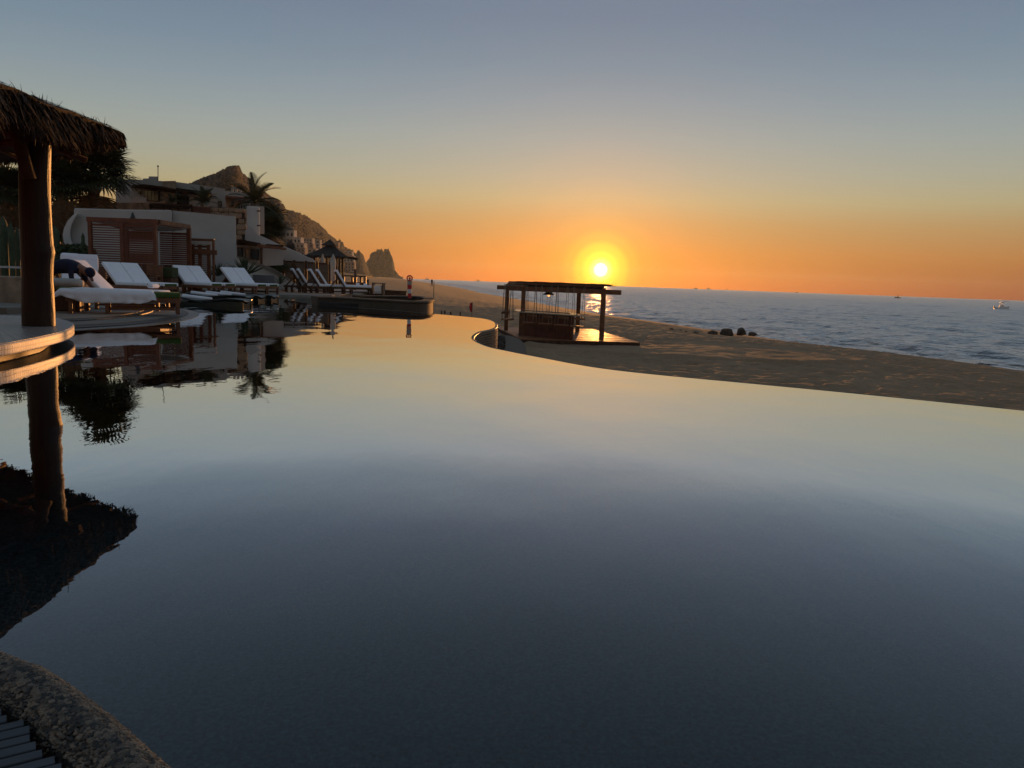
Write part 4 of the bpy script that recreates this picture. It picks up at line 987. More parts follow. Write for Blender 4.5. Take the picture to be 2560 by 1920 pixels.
# terrace below the house: dark pergola, planter box, stone retaining wall
tp = thing('terrace_pergola', 'dark flat terrace pergola just above the white wall', 'pergola', tuple(D(430, 530, 39).xy) + (2.6,))
block('roof_slab', zz(z5, [(410, 592), (1000, 615), (1000, 640), (410, 618)]), 38.2, 2.4, M_eave, tp)
for x_ in (418, 600, 800, 990): block('post', zz(z5, [(x_, 612), (x_ + 14, 612), (x_ + 14, 740), (x_, 740)]), 38.3, .12, M_eave, tp)
for y_ in (650, 672, 694): block('rail', zz(z5, [(415, y_), (1000, y_ + 22), (1000, y_ + 28), (415, y_ + 6)]), 38.25, .04, M_eave, tp)
block('back_wall', zz(z5, [(415, 620), (1000, 640), (1000, 745), (415, 725)]), 40.4, .2, M_house, tp)
tag(block('planter_wall', zz(z5, [(1000, 638), (1250, 652), (1250, 760), (1000, 750)]), 38.4, 1.0, mat('brown_clad', (.09, .04, .025), .8, .3, 4)), 'brown clad planter box between pergola and stone wall', 'planter')
M_stones = mat('wall_stone', (.28, .20, .13), .9, .45, 6, .02, 16)
def stone_face(name, label, pts, Y, depth, cell=(.34, .22)):
    t = thing(name, label, 'wall', tuple(face(pts, Y)[0]))
    q = face(pts, Y); obj('core', MB().prism(q, (-.5 * depth, depth, 0)).mesh('core', M_mortar), t)
    xs = [p.x for p in q]; zs = [p.z for p in q]; rs_ = random.Random(hash(name) % 1000 if False else len(name)); z = min(zs)
    poly = [(p.x, p.z) for p in q]
    def inside(x, y):
        c = False; n_ = len(poly)
        for i in range(n_):
            (xa, ya), (xb, yb) = poly[i], poly[(i + 1) % n_]
            if (ya > y) != (yb > y) and x < (xb - xa) * (y - ya) / (yb - ya) + xa: c = not c
        return c
    cnt = 0; protos = []
    for k in range(5):
        vs_, fs_ = rounded_pad((1, 1, 1), .22, .12, k * 3.1); protos.append(MB().add(vs_, fs_).mesh('stone', M_stones, True))
    while z < max(zs):
        hh = cell[1] * rs_.uniform(.8, 1.2); x = min(xs) - rs_.uniform(0, .2)
        while x < max(xs):
            w = cell[0] * rs_.uniform(.65, 1.5)
            if cnt < 290 and inside(x + w / 2, z + hh / 2):
                o = obj('stone', protos[rs_.randrange(5)], t); o.matrix_parent_inverse = WM[t.name].inverted(); o.location = (x + w / 2, Y - .02, z + hh / 2); o.scale = (w * .94, .16, hh * .92); o.rotation_euler = (0, R(rs_.uniform(-6, 6)), 0); cnt += 1
            x += w
        z += hh
    return t
stone_face('stone_retaining_wall', 'tan stone terrace wall running behind the white wall top', zz(z5, [(1240, 640), (1620, 672), (1720, 690), (1720, 800), (1600, 790), (1240, 760)]), 38.6, .5, (.30, .2))
stone_face('stone_pier', 'tall rough tan stone pier between white wall and round tower', zz(z5, [(1602, 695), (1725, 690), (1728, 1110), (1612, 1110)]), 36.5, .3, (.34, .24))
# round white tower, its neighbour block, sloping roof building
tw = thing('round_tower', 'smooth white cylindrical chimney tower under the date palm', 'tower', tuple(D(*z5(1810, 1030), 38).xy) + (0,))
c0 = D(*z5(1810, 636), 38.0); c1 = D(*z5(1812, 1120), 38.0); rad = (D(*z5(1897, 800), 38).x - D(*z5(1722, 800), 38).x) / 2
obj('shaft', MB().lathe([(0, c0.z), (rad * .9, c0.z), (rad, c0.z - .06), (rad * 1.02, c1.z - 1.2), (0, c1.z - 1.2)], 32, (c0.x, 38.0 + rad, 0)).mesh('shaft', M_stucco, False), tw)
for y_ in (700, 902): p = D(*z5(1905, y_), 38); obj('spout', MB().tube([(p.x - .12, 38.2, p.z), (p.x + .16, 37.9, p.z - .02)], .03, 8).mesh('spout', M_timber, True), tw)
tag(block('white_block_house', zz(z5, [(1880, 640), (1995, 640), (1998, 1020), (1880, 1020)]), 40.5, .3, M_house), 'plain pale block of a house right behind the round tower', 'house')
sb = thing('poolside_building', 'low white building with a sloping roof and a row of beam ends', 'building', tuple(D(680, 640, 37).xy) + (0,))
rp_ = zz(z5, [(1728, 885), (1840, 940), (1900, 1028), (2050, 1092), (2212, 1172)]) + [z8(620, 645), z8(600, 655), z5(2100, 1190), z5(1728, 1112)]
block('sloping_roof', rp_, 37.4, .6, M_stucco_w, sb)
block('front_wall', [z5(1600, 1110), z5(1728, 1112), z5(1920, 1150), z8(600, 660), z8(600, 900), z5(1600, 1480)], 37.6, .3, M_stucco, sb)
block('dark_eave', zz(z5, [(1612, 1108), (1765, 1116), (1940, 1148), (1940, 1185), (1612, 1160)]), 36.6, 1.0, M_eave, sb)
for k in range(4): block('beam_end', zz(z5, [(1630 + k * 33, 1098 + k * 2), (1648 + k * 33, 1098 + k * 2), (1648 + k * 33, 1140 + k * 2), (1630 + k * 33, 1140 + k * 2)]), 36.3, .4, M_eave, sb)
for k in range(9): 
    x_, y_ = 2040 + k * 26, 1160 + k * 2.2; block('roof_tile', zz(z5, [(x_, y_), (x_ + 16, y_ + 1), (x_ + 16, y_ + 22), (x_, y_ + 21)]), 36.35, .5, M_eave, sb)
block('log_beam', zz(z5, [(1915, 1165), (2100, 1185), (2230, 1200), (2300, 1212), (2300, 1245), (2212, 1232), (1915, 1205)]), 36.2, .35, M_teak, sb, .03)
block('post', zz(z5, [(1942, 1200), (1972, 1200), (1972, 1500), (1942, 1500)]), 36.3, .15, M_timber, sb)
window(sb, zz(z5, [(1618, 1205), (1618, 1330), (1690, 1345), (1690, 1210)]), 37.4, 1)
window(sb, zz(z5, [(1730, 1225), (1730, 1360), (1915, 1390), (1915, 1235)]), 37.4, 2)
# big sloped buttress wall right of the building
bw = thing('buttress_wall', 'broad white buttress wall sloping down to the bamboo screens', 'wall', tuple(D(740, 660, 38.6).xy) + (DECK,))
block('wall_body', [z7(1420, 120), z8(600, 640), z8(640, 650), z8(780, 712), z8(900, 770), z8(1000, 815), z8(1060, 855), z8(1060, 960), z8(600, 960), z7(1420, 330)], 38.6, .6, M_stucco, bw, .05)
hd_ = tag(obj('clipped_hedge', MB().mesh('h', M_leaf)), 'dark clipped hedge between curved wall and bamboo screens', 'hedge')

# ---- plants
def leaf_cloud(n, size, shape, seed, leaf=.1):
    rs_ = random.Random(seed); mb = MB()
    for k in range(n):
        while True:
            p = Vector((rs_.uniform(-1, 1), rs_.uniform(-1, 1), rs_.uniform(-1, 1)))
            if p.length < 1 and mnoise.noise(p * 2.3 + Vector((seed, 0, 0))) > -.25: break
        c = Vector((p.x * size[0], p.y * size[1], p.z * size[2])); d = Vector((rs_.gauss(0, 1), rs_.gauss(0, 1), rs_.gauss(0, 1))).normalized(); e = d.orthogonal().normalized(); l = leaf * rs_.uniform(.6, 1.4)
        mb.add([c - d * l, c + e * l * .35, c + d * l, c - e * l * .35], [(0, 1, 2, 3)])
    return mb
hd_.data = leaf_cloud(1600, (1.1, .4, .28), 0, 3, .07).mesh('clipped_hedge', M_leaf, fix=False); q = D(*z7(1600, 370), 38.2); hd_.location = (q.x, q.y + .2, q.z - .05)
def fan_frond(seed, r=.85, pet=.6, span=250, n=26, droop=.25):
    rs_ = random.Random(seed); mb = MB(); mb.tube([(0, 0, 0), (pet * .5, 0, .02), (pet, 0, 0)], [.025, .018, .012], 5)
    for k in range(n):
        a = R(-span / 2 + span * k / (n - 1)); L = r * (.72 + .28 * math.cos(a * .55)) * rs_.uniform(.9, 1.06); d = Vector((math.cos(a), math.sin(a), .06 * (k % 2))); s = Vector((-math.sin(a), math.cos(a), 0))
        o_ = Vector((pet, 0, 0)); w = .5 * r * R(span) / n * .85
        p1 = o_ + d * L * .45 + Vector((0, 0, -.03 * r)); p2 = o_ + d * L * .8 + Vector((0, 0, -droop * .45 * r)); p3 = o_ + d * L + Vector((0, 0, -droop * r))
        mb.add([o_, p1 + s * w * .5, p1 - s * w * .5, p2 + s * w * .42, p2 - s * w * .42, p3], [(0, 2, 1), (1, 2, 4, 3), (3, 4, 5)])
    return mb
def feather_frond(seed, L=1.9, n=30, droop=.55):
    rs_ = random.Random(seed); mb = MB(); K = 12; pts = []
    for k in range(K + 1):
        t = k / K; pts.append(Vector((L * (t - .12 * t * t), 0, L * (.30 * t - droop * t * t))))
    mb.tube(pts, [.025 * (1 - .8 * k / K) + .004 for k in range(K + 1)], 5)
    for k in range(n):
        t = .12 + .88 * k / (n - 1); i = min(int(t * K), K - 1); p = pts[i].lerp(pts[i + 1], t * K - i); l = L * .24 * math.sin(math.pi * min(1, .25 + t * .75)) ** .6 * rs_.uniform(.85, 1.1)
        for s in (-1, 1):
            d = Vector((.65, s * .9, .12 + rs_.uniform(-.1, .1))).normalized(); q = p + d * l + Vector((0, 0, -.12 * l)); w = Vector((.016, 0, .008))
            mb.add([p - w, p + w, p.lerp(q, .5) + w * .9, q, p.lerp(q, .5) - w * .9], [(0, 1, 2, 3, 4)])
    return mb
FAN = [fan_frond(i).mesh('frond', M_frond, fix=False) for i in range(3)]
FAN_DRY = [fan_frond(10 + i, .75, .45, 170, 20, .75).mesh('dry_frond', M_frond_dry, fix=False) for i in range(2)]
FEA = [feather_frond(i).mesh('frond', M_frond, fix=False) for i in range(3)]
def palm(name, label, centre, scale, n, kind='fan', trunk_z=None, skirt=0, seed=0, emin=-25, emax=85):
    rs_ = random.Random(seed); bz = trunk_z if trunk_z is not None else centre.z - 3
    t = thing(name, label, 'palm tree', (centre.x, centre.y, bz)); H_ = centre.z - bz
    pts = [Vector((centre.x + .1 * math.sin(k * .9), centre.y, bz + H_ * k / 6)) for k in range(7)]
    obj('trunk', MB().tube(pts, [(.17 + .06 * (k == 0)) * scale * 1.1 for k in range(7)], 10).mesh('trunk', M_trunk, True), t)
    src = FAN if kind == 'fan' else FEA
    for k in range(n):
        az_ = k * 2.39996 + rs_.uniform(-.2, .2); u = (k + .5) / n; el_ = R(emax - (emax - emin) * u ** .85 + rs_.uniform(-8, 8))
        o = obj('frond', src[k % 3], t); s = scale * rs_.uniform(.88, 1.12)
        o.matrix_parent_inverse = WM[t.name].inverted(); o.location = centre + Vector((0, 0, .12 * scale * (1 - u))); o.scale = (s, s, s); o.rotation_euler = (rs_.uniform(-.3, .3), -el_, az_)
    for k in range(skirt):
        az_ = k * 2.39996; el_ = R(-62 - rs_.uniform(0, 26)); o = obj('dry_frond', FAN_DRY[k % 2], t); s = scale * rs_.uniform(.85, 1.1)
        o.matrix_parent_inverse = WM[t.name].inverted(); o.location = centre + Vector((0, 0, -.25 * scale - .9 * scale * (k / max(1, skirt)))); o.scale = (s, s, s); o.rotation_euler = (0, -el_, az_)
    return t
palm('fan_palm', 'large fan palm with hanging dry skirt beside the thatched roof', D(238, 438, 37), 1.36, 60, skirt=54, seed=1, trunk_z=0)
palm('fan_palm', 'shorter dark fan palm half hidden by the log post', D(158, 462, 35.5), 1.0, 46, skirt=40, seed=2, trunk_z=0)
palm('fan_palm', 'small fan palm at the left edge beyond the log post', D(22, 478, 36), .85, 40, skirt=18, seed=3, trunk_z=0)
palm('fan_palm', 'dense fan palm between round tower and hillside villas', D(z5(2020, 860)[0], z5(2020, 900)[1], 45), .95, 46, skirt=24, seed=4, trunk_z=-.5)
palm('fan_palm', 'drooping palm above the low roof, next to the round hut', D(z5(2110, 990)[0], z5(2110, 985)[1], 44), .75, 36, skirt=16, seed=9, trunk_z=-.5)
palm('date_palm', 'arching date palm rising behind the round tower', D(z5(1865, 600)[0], z5(1865, 600)[1], 41), .88, 22, kind='fea', seed=5, emin=-16, emax=84, trunk_z=0)
palm('terrace_palm', 'small sunlit feather palm on the house terrace', D(z5(1160, 560)[0], z5(1160, 590)[1], 40.2), .52, 24, kind='fea', seed=6, emin=-5, emax=82, trunk_z=2.4)
palm('terrace_palm', 'short bushy palm before the stone pillar of the house', D(z5(720, 590)[0], z5(720, 595)[1], 40.4), .42, 16, kind='fea', seed=7, emin=0, emax=75, trunk_z=2.6)
def cactus(label, px, ytop, ybot, Y, rpx, seed):
    a, b = D(px, ytop, Y), D(px, ybot, Y); r = rpx / FPX * Y; t = thing('column_cactus', label, 'cactus', (b.x, b.y, b.z), 0, 'columnar cacti by the garden wall')
    H_ = a.z - b.z; mb = MB(); n_ = 20; K = 10
    for k in range(K):
        u = k / (K - 1); z = b.z + H_ * u; rr_ = r * (.85 + .2 * math.sin(u * 2.6)) * (1 if u < .85 else math.sqrt(max(.02, 1 - ((u - .85) / .15) ** 2)))
        mb.v += [(b.x + rr_ * (1 + .13 * (j % 2)) * math.cos(6.2832 * j / n_), b.y + rr_ * (1 + .13 * (j % 2)) * math.sin(6.2832 * j / n_), z) for j in range(n_)]
    mb.f += [(k * n_ + j, k * n_ + (j + 1) % n_, (k + 1) * n_ + (j + 1) % n_, (k + 1) * n_ + j) for k in range(K - 1) for j in range(n_)]
    obj('stem', mb.mesh('stem', M_cactus, True), t); return t
for i, (px, yt, yb, Y, rp2, lab) in enumerate(((16, 540, 690, 30, 8, 'tallest column cactus at the left edge of the picture'), (34, 556, 690, 29.5, 6, 'second column cactus left of the log post'), (6, 585, 690, 29, 4, 'thin cactus at the very left edge'), (49, 568, 690, 30, 4, 'thin cactus touching the left side of the log post'),
        (143, 565, 668, 31.5, 8, 'thick column cactus just right of the log post'), (133, 580, 668, 32, 4, 'thin cactus behind the right side of the log post'), (210, 582, 645, 31, 3.6, 'slender cactus before the crescent buttress'), (205, 605, 645, 30.8, 2.5, 'short cactus beside the slender one'))):
    cactus(lab, px, yt, yb + 20, Y, rp2, i)
def agave(label, px, py, Y, r, n, seed):
    c = D(px, py, Y); rs_ = random.Random(seed); t = thing('agave', label, 'agave', (c.x, c.y, c.z), 0, 'spiky agaves at the foot of the curved wall')
    mb = MB(); mb.add([(0, -.022, 0), (0, .022, 0), (.5, .03, .02), (.5, -.03, .02), (1, 0, .0), (.5, 0, -.03)], [(0, 1, 2, 3), (3, 2, 4), (0, 5, 1), (1, 5, 2), (2, 5, 4), (4, 5, 3), (3, 5, 0)]); me_ = mb.mesh('leaf', M_cactus)
    for k in range(n):
        o = obj('leaf', me_, t); o.matrix_parent_inverse = WM[t.name].inverted(); o.location = c; s = r * rs_.uniform(.8, 1.1); o.scale = (s, s, s); o.rotation_euler = (0, -R(rs_.uniform(12, 88)), k * 2.4)
agave('small agave left of the third lounger pair', z7(800, 490)[0], z7(0, 500)[1], 32.2, .62, 48, 1)
agave('tall spiky agave behind the third lounger pair', z7(1180, 480)[0], z7(0, 490)[1], 32.6, .88, 60, 2)
agave('low dark agave at the foot of the curved wall', z7(1660, 620)[0], z7(0, 610)[1], 33.5, .5, 28, 3)
for i, (px, py, Y, sz, lab) in enumerate(((18, 470, 38, (1.6, 1.0, 1.0), 'dark leafy tree top at the left edge under the thatch'), (z2(1050, 1375)[0], z2(0, 1385)[1], 31, (.75, .5, .28), 'low dark shrub below the crescent buttress'), (150, 560, 38, (1.6, .8, 2.0), 'dark shrub mass below the fan palms left of the wall'))):
    c = D(px, py, Y); t = thing('garden_shrub', lab, 'shrub', (c.x, c.y, 0)); o = obj('foliage', leaf_cloud(2600, sz, 0, 20 + i, .11).mesh('foliage', M_leaf, fix=False), t); o.matrix_parent_inverse = WM[t.name].inverted(); o.location = c
    obj('stem', MB().tube([(c.x, c.y, DECK - .1), (c.x + .1, c.y, c.z)], [.09, .04], 7).mesh('stem', M_trunk, True), t)
# left edge: plain wall, stone planter and bench behind the platform
tag(block('side_wall', [(-60, 480), (60, 490), (60, 700), (-60, 700)], 38.5, .4, M_stucco), 'plain stucco wall behind the cacti at the left edge', 'wall')
tag(obj('stone_planter', MB().box((-13.0, 17.6, .35), (6.5, .6, .62)).mesh('stone_planter', M_stone), bevel=.03), 'low dark stone planter behind the log post', 'planter')
q = P(0, 781, .05); tag(obj('stone_step', MB().box((-10.4, 13.6, .11), (3.2, .5, .16)).mesh('stone_step', M_paving), bevel=.02), 'pale stone step at the left edge of the round deck', 'step')
sbn = thing('low_bench', 'low wooden bench with white cushion at the left edge', 'bench', (-12.6, 18.6, DECK))
obj('seat', MB().box((-12.6, 18.6, .46), (2.4, .6, .06)).mesh('seat', M_teak), sbn); obj('cushion', MB().box((-12.75, 18.6, .54), (1.9, .55, .09)).mesh('cushion', M_cushion), sbn, bevel=.03)
for sx in (-1.1, 1.1):
    for sy in (-.25, .25): obj('leg', MB().box((-12.6 + sx, 18.6 + sy, .26), (.07, .07, .34)).mesh('leg', M_teak), sbn)
obj('back_rail', MB().box((-12.6, 18.92, .86), (2.4, .04, .05)).mesh('back_rail', M_greyfab), sbn)
for sx in (-1.15, 0, 1.15): obj('back_post', MB().box((-12.6 + sx, 18.92, .6), (.05, .04, .5)).mesh('back_post', M_teak), sbn)
# ================================================================== FAR DECK, BEACH AND SEA THINGS
# ---- bamboo screens
fs_ = thing('bamboo_screen', 'row of framed bamboo screens in front of the gazebo', 'screen', tuple(D(770, 690, 38).xy) + (DECK,))
M_reed = mat('reed', (.15, .115, .085), .8, .4, 25, .004, 60, (6, 6, 1))
xs_ = [(45, 500), (195, 508), (360, 518), (515, 528), (690, 540)]
for k, (x_, y_) in enumerate(xs_): 
    a = D(*z9(x_, y_ - 8), 38.2); obj('post', MB().box((a.x, 38.2, (a.z + DECK) / 2), (.11, .11, a.z - DECK)).mesh('post', M_timber), fs_)
for (xa, ya), (xb, yb) in zip(xs_[:-1], xs_[1:]):
    a, b = D(*z9(xa, ya + 10), 38.25), D(*z9(xb, yb + 10), 38.25); w = b.x - a.x - .16; cx = (a.x + b.x) / 2
    pn = obj('panel', MB().box((cx, 38.27, (a.z + DECK + .1) / 2), (w, .03, a.z - DECK - .12)).mesh('panel', M_reed), fs_)
    obj('top_rail', MB().box((cx, 38.22, a.z - .02), (w, .06, .07)).mesh('top_rail', M_timber), pn)
    for q in (.35, .66): obj('tie_rail', MB().box((cx, 38.24, DECK + (a.z - DECK) * q), (w, .02, .025)).mesh('tie_rail', M_timber), pn)
# ---- gazebo
gzY = 60.0
gz = thing('gazebo', 'dark two tiered thatched gazebo on slim posts', 'gazebo', tuple(D(812, 690, gzY).xy) + (DECK,))
gp = D(*z9(620, 195), gzY); gcx = gp.x; e1 = D(*z9(945, 470), gzY); e0 = D(*z9(325, 420), gzY); hw = (e1.x - e0.x) / 2; gcx = (e0.x + e1.x) / 2; ez = (e0.z + e1.z) / 2; nz_ = D(*z9(620, 290), gzY).z; uz = D(*z9(620, 285), gzY).z; uw = (D(*z9(730, 290), gzY).x - D(*z9(512, 285), gzY).x) / 2
def pyr(mb, cx, cy, zb, hwb, zt, hwt, sag=.12):
    K = 6; NS_ = 4
    for k in range(K + 1):
        u = k / K; h_ = hwt + (hwb - hwt) * u; z = zt + (zb - zt) * (u ** .85); mb.v += [(cx + sx * h_, cy + sy * h_, z) for sx, sy in ((-1, -1), (1, -1), (1, 1), (-1, 1))]
    b0 = len(mb.v) - 4 * (K + 1)
    mb.f += [(b0 + k * 4 + j, b0 + k * 4 + (j + 1) % 4, b0 + (k + 1) * 4 + (j + 1) % 4, b0 + (k + 1) * 4 + j) for k in range(K) for j in range(4)]
    mb.f.append(tuple(b0 + K * 4 + j for j in (3, 2, 1, 0)))
M_gz = mat('gazebo_thatch', (.045, .032, .026), .9, .4, 5, .03, 12)
mb = MB(); pyr(mb, gcx, gzY + hw, ez, hw, nz_, .35); obj('lower_roof', mb.mesh('lower_roof', M_gz), gz)
mb = MB(); pyr(mb, gp.x, gzY + hw, uz, uw, gp.z, .03); obj('upper_roof', mb.mesh('upper_roof', M_gz), gz)
obj('neck', MB().box((gp.x, gzY + hw, (uz + nz_) / 2), (.5, .5, .3)).mesh('neck', M_timber), gz)
mb = MB(); rs = random.Random(5)
for k in range(700):
    t = rs.uniform(-1, 1); s_ = rs.choice([(t, -1), (t, 1), (1, t), (-1, t)]); p = Vector((gcx + s_[0] * hw, gzY + hw + s_[1] * hw, ez + .03)); strand(mb, p, (rs.uniform(-.2, .2), rs.uniform(-.2, .2), -1), rs.uniform(.08, .22), .02, Vector((1, 0, 0)), .1)
obj('eave_fringe', mb.mesh('eave_fringe', M_gz, fix=False), gz, kind='stuff')
for x_ in (650, 785, 825, 868, 480): 
    a = D(*z9(x_, 480), gzY + .6); yy = gzY + (.5 if x_ in (825, 480) else 1.4 if x_ == 868 else hw * 1.6); a = D(*z9(x_, 480), yy); obj('post', MB().box((a.x, yy, (a.z + DECK) / 2 + .15), (.12, .12, a.z - DECK + .3)).mesh('post', M_eave), gz)
# ---- closed umbrellas
for (px, yt, yb, Y, r, lab) in ((833, 630.5, 704, 36.3, .115, 'nearer closed canvas umbrella in front of the bamboo screens'), (806.5, 630.5, 690, 45, .10, 'smaller closed canvas umbrella behind the bamboo screens')):
    a, b = D(px, yt, Y), D(px, yb, Y); t = thing('closed_umbrella', lab, 'umbrella', (a.x, Y, DECK), 0, 'closed umbrellas by the gazebo')
    H_ = a.z - b.z; obj('pole', MB().tube([(a.x, Y, DECK), (a.x, Y, a.z)], .025, 8).mesh('pole', M_timber, True), t)
    mb = MB(); n_ = 16; K = 9
    for k in range(K):
        u = k / (K - 1); z = a.z - .06 - (H_ - .1) * u; rr_ = r * min(1, .12 + u * 3.2) * (1 - .15 * u) * (1.12 if abs(u - .3) < .1 else 1); mb.v += [(a.x + rr_ * (1 + .16 * (j % 2)) * math.cos(6.2832 * j / n_), Y + rr_ * (1 + .16 * (j % 2)) * math.sin(6.2832 * j / n_), z) for j in range(n_)]
    mb.f += [(k * n_ + j, k * n_ + (j + 1) % n_, (k + 1) * n_ + (j + 1) % n_, (k + 1) * n_ + j) for k in range(K - 1) for j in range(n_)] + [tuple(range(n_))]
    obj('canopy', mb.mesh('canopy', M_umbrella, True), t); obj('finial', MB().tube([(a.x, Y, a.z - .05), (a.x, Y, a.z + .07)], [.03, .01], 7).mesh('finial', M_timber), t)
# ---- brown loungers by the raised basin
G_r = 'dark framed loungers beside the raised basin'
lp = make_lounger('front dark lounger with white towel, at the basin edge', G_r, 58, foot_green=False, wood=M_timber)
hp = P(926, 737, DECK); lounger_at(lp, (hp.x, hp.y), ang=R(20))
for k, (px, py, lab) in enumerate(((880, 735.5, 'second dark lounger from the basin edge'), (862, 735, 'third dark lounger from the basin edge'), (833, 734, 'fourth dark lounger from the basin edge'), (818, 733, 'dark lounger farthest from the basin, next to the screens'))):
    c = P(px, py, DECK); o = place_copy(lp, (0, 0, 0), 0, lab, G_r); lounger_at(o, (c.x, c.y), ang=R(20 + 3 * (k % 2)))
for k, (dx, lab) in enumerate(((.55, 'left rolled white towel on the front dark lounger'), (.2, 'right rolled white towel on the front dark lounger'))):
    f_ = Vector((math.cos(R(20)), math.sin(R(20)), 0)); w_ = Vector((-f_.y, f_.x, 0)); c = Vector((hp.x, hp.y, DECK + .47)) - f_ * dx; roll('rolled_towel', lab, 'towel', c + w_ * .08, c + w_ * .42, .065, M_cushion)
c = P(942, 736.5, DECK); t = thing('towel_stand', 'small white boxed stand with dark rail beside the front dark lounger', 'stand', (c.x, c.y, DECK), R(-12))
obj('box', MB().box((0, .2, .24), (.36, .3, .38)).mesh('box', M_whitepaint), t, True, .01)
for k in range(4): obj('vent_hole', MB().box((-.13 + k * .085, .045, .12), (.035, .012, .035)).mesh('vent_hole', M_dark), t, True)
for sx in (-.26, .26): obj('leg', MB().box((sx, .2, .26), (.04, .3, .52)).mesh('leg', M_metal), t, True)
obj('rail', MB().box((0, .2, .54), (.60, .34, .035)).mesh('rail', M_metal), t, True)
# ---- raised basin beyond the infinity edge
M_basin = mat('basin_plaster', (.085, .062, .043), .85, .15, 2, .004, 20)
bs = thing('raised_basin', 'low rounded plaster basin wall just beyond the pool edge', 'basin', tuple(P(900, 745, .3).xy) + (-1.5,))
def rounded_wall(name, line, ztop, th, zb, m, parent):
    prof = [(-th / 2, zb), (-th / 2, ztop - .09), (-th / 2 - .04, ztop - .05), (-th / 2 - .04, ztop - .02), (-th / 2, ztop), (th / 2, ztop), (th / 2 + .04, ztop - .02), (th / 2 + .04, ztop - .05), (th / 2, ztop - .09), (th / 2, zb)]
    v = []; f = []; n_ = len(prof); L_ = len(line)
    for i, p in enumerate(line):
        a, b = line[max(i - 1, 0)], line[min(i + 1, L_ - 1)]; t_ = b - a; t_.z = 0; t_.normalize(); nr = Vector((t_.y, -t_.x, 0)); v += [Vector((p.x, p.y, 0)) + nr * q + Vector((0, 0, z)) for q, z in prof]
    for i in range(L_ - 1): f += [(i * n_ + j, i * n_ + j + 1, (i + 1) * n_ + j + 1, (i + 1) * n_ + j) for j in range(n_ - 1)]
    f += [tuple(range(n_)), tuple(reversed(range((L_ - 1) * n_, L_ * n_)))]
    return obj(name, MB().add(v, f).mesh(name, m, False), parent)
BZ = .27
def bpl(pxs, z=BZ): return spline([P(x, y, z).xy.to_3d() for x, y in pxs], 6)
rounded_wall('front_wall', bpl([(786, 741), (845, 742), (935, 747), (985, 749.5), (1008, 751), (1040, 752.3), (1062, 751), (1072, 747.5)]), BZ, .30, -1.7, M_basin, bs)
rounded_wall('rear_wall', bpl([(890, 738), (960, 738.5), (1030, 739.5), (1062, 741.5), (1070, 743.5), (1073, 746)]), BZ, .30, -1.7, M_basin, bs)
sheet('basin_floor', bpl([(800, 742), (930, 746.5), (1010, 750.5), (1060, 748), (1066, 743), (960, 740), (880, 739.5)], .27), .10, M_dark, bs, .3)
sw = thing('seat_wall', 'low dark wall line on the sand behind the basin', 'wall', tuple(P(960, 716, 0).xy) + (-1.5,))
rounded_wall('wall_body', [D(926, 712, 46), D(965, 717, 44), D(1007, 724, 42)], .22, .4, -1.7, M_timber, sw)
# ---- windsock
wY = 25.5
wb = D(1023.5, 786, wY); wt = D(1024, 690, wY)
ws = thing('windsock', 'limp red and white striped windsock on a thin pole', 'windsock', (wb.x, wY, -1.5))
obj('pole', MB().tube([(wb.x, wY, -1.6), (wt.x - .01, wY, wt.z - .02)], .014, 7).mesh('pole', M_metal), ws)
rc = D(1024.5, 695.5, wY); rr_ = .083
ring = [Vector((rc.x + rr_ * math.cos(a), wY - .03, rc.z + rr_ * math.sin(a))) for a in np.linspace(0, 2 * math.pi, 25)]
obj('hoop', MB().tube(ring, .022, 8, False).mesh('hoop', M_redpaint, True), ws)
obj('hub', MB().tube([(rc.x + .01, wY - .05, rc.z - .01), (rc.x + .01, wY - .01, rc.z - .01)], .035, 10).mesh('hub', M_redpaint, True), ws)
segs = [(703, 712, M_umbrella), (712, 723, M_redpaint), (723, 733.5, M_whitepaint), (733.5, 745, M_redpaint)]
for i, (ya, yb, m_) in enumerate(segs):
    a, b = D(1024.5, ya, wY), D(1024.2, yb, wY); r0 = .082 - .007 * i; r1 = .075 - .007 * i
    mb = MB(); n_ = 18
    for k, (q, r_) in enumerate(((a, r0), (a.lerp(b, .5), (r0 + r1) / 2 * .97), (b, r1))): mb.v += [(q.x + r_ * (1 + .05 * math.sin(j * 2.1)) * math.cos(6.2832 * j / n_), wY - .03 + r_ * .7 * math.sin(6.2832 * j / n_), q.z) for j in range(n_)]
    mb.f += [(k * n_ + j, k * n_ + (j + 1) % n_, (k + 1) * n_ + (j + 1) % n_, (k + 1) * n_ + j) for k in range(2) for j in range(n_)]
    obj('fabric_band', mb.mesh('fabric_band', m_, True), ws)
# ---- beach bar hut lit by the sun beyond the loungers
hY = 52.0
bh = thing('beach_hut', 'small open dark hut frame with sunlit posts behind the loungers', 'hut', tuple(D(885, 700, hY).xy) + (-.5,))
def hpx(x, y, Y=hY): return D(*z9(x, y), Y)
a, b = hpx(860, 705), hpx(1190, 722); obj('roof', MB().prism([a, hpx(1190, 718), hpx(1185, 735), hpx(870, 722)], (0, 2.4, 0)).mesh('roof', M_timber), bh)
for x_, Y in ((880, hY + .1), (1000, hY + .1), (1120, hY + .1), (1178, hY + .1), (1178, hY + 2.2), (1050, hY + 2.2)): q = D(*z9(x_, 725), Y); obj('post', MB().box((q.x, Y, q.z - 1.0), (.13, .13, 2.0)).mesh('post', M_teak), bh)
q0, q1 = hpx(870, 800), hpx(1180, 800); obj('counter', MB().box(((q0.x + q1.x) / 2, hY + .4, q0.z - .5), (q1.x - q0.x, .5, 1.0)).mesh('counter', M_teak_red), bh)
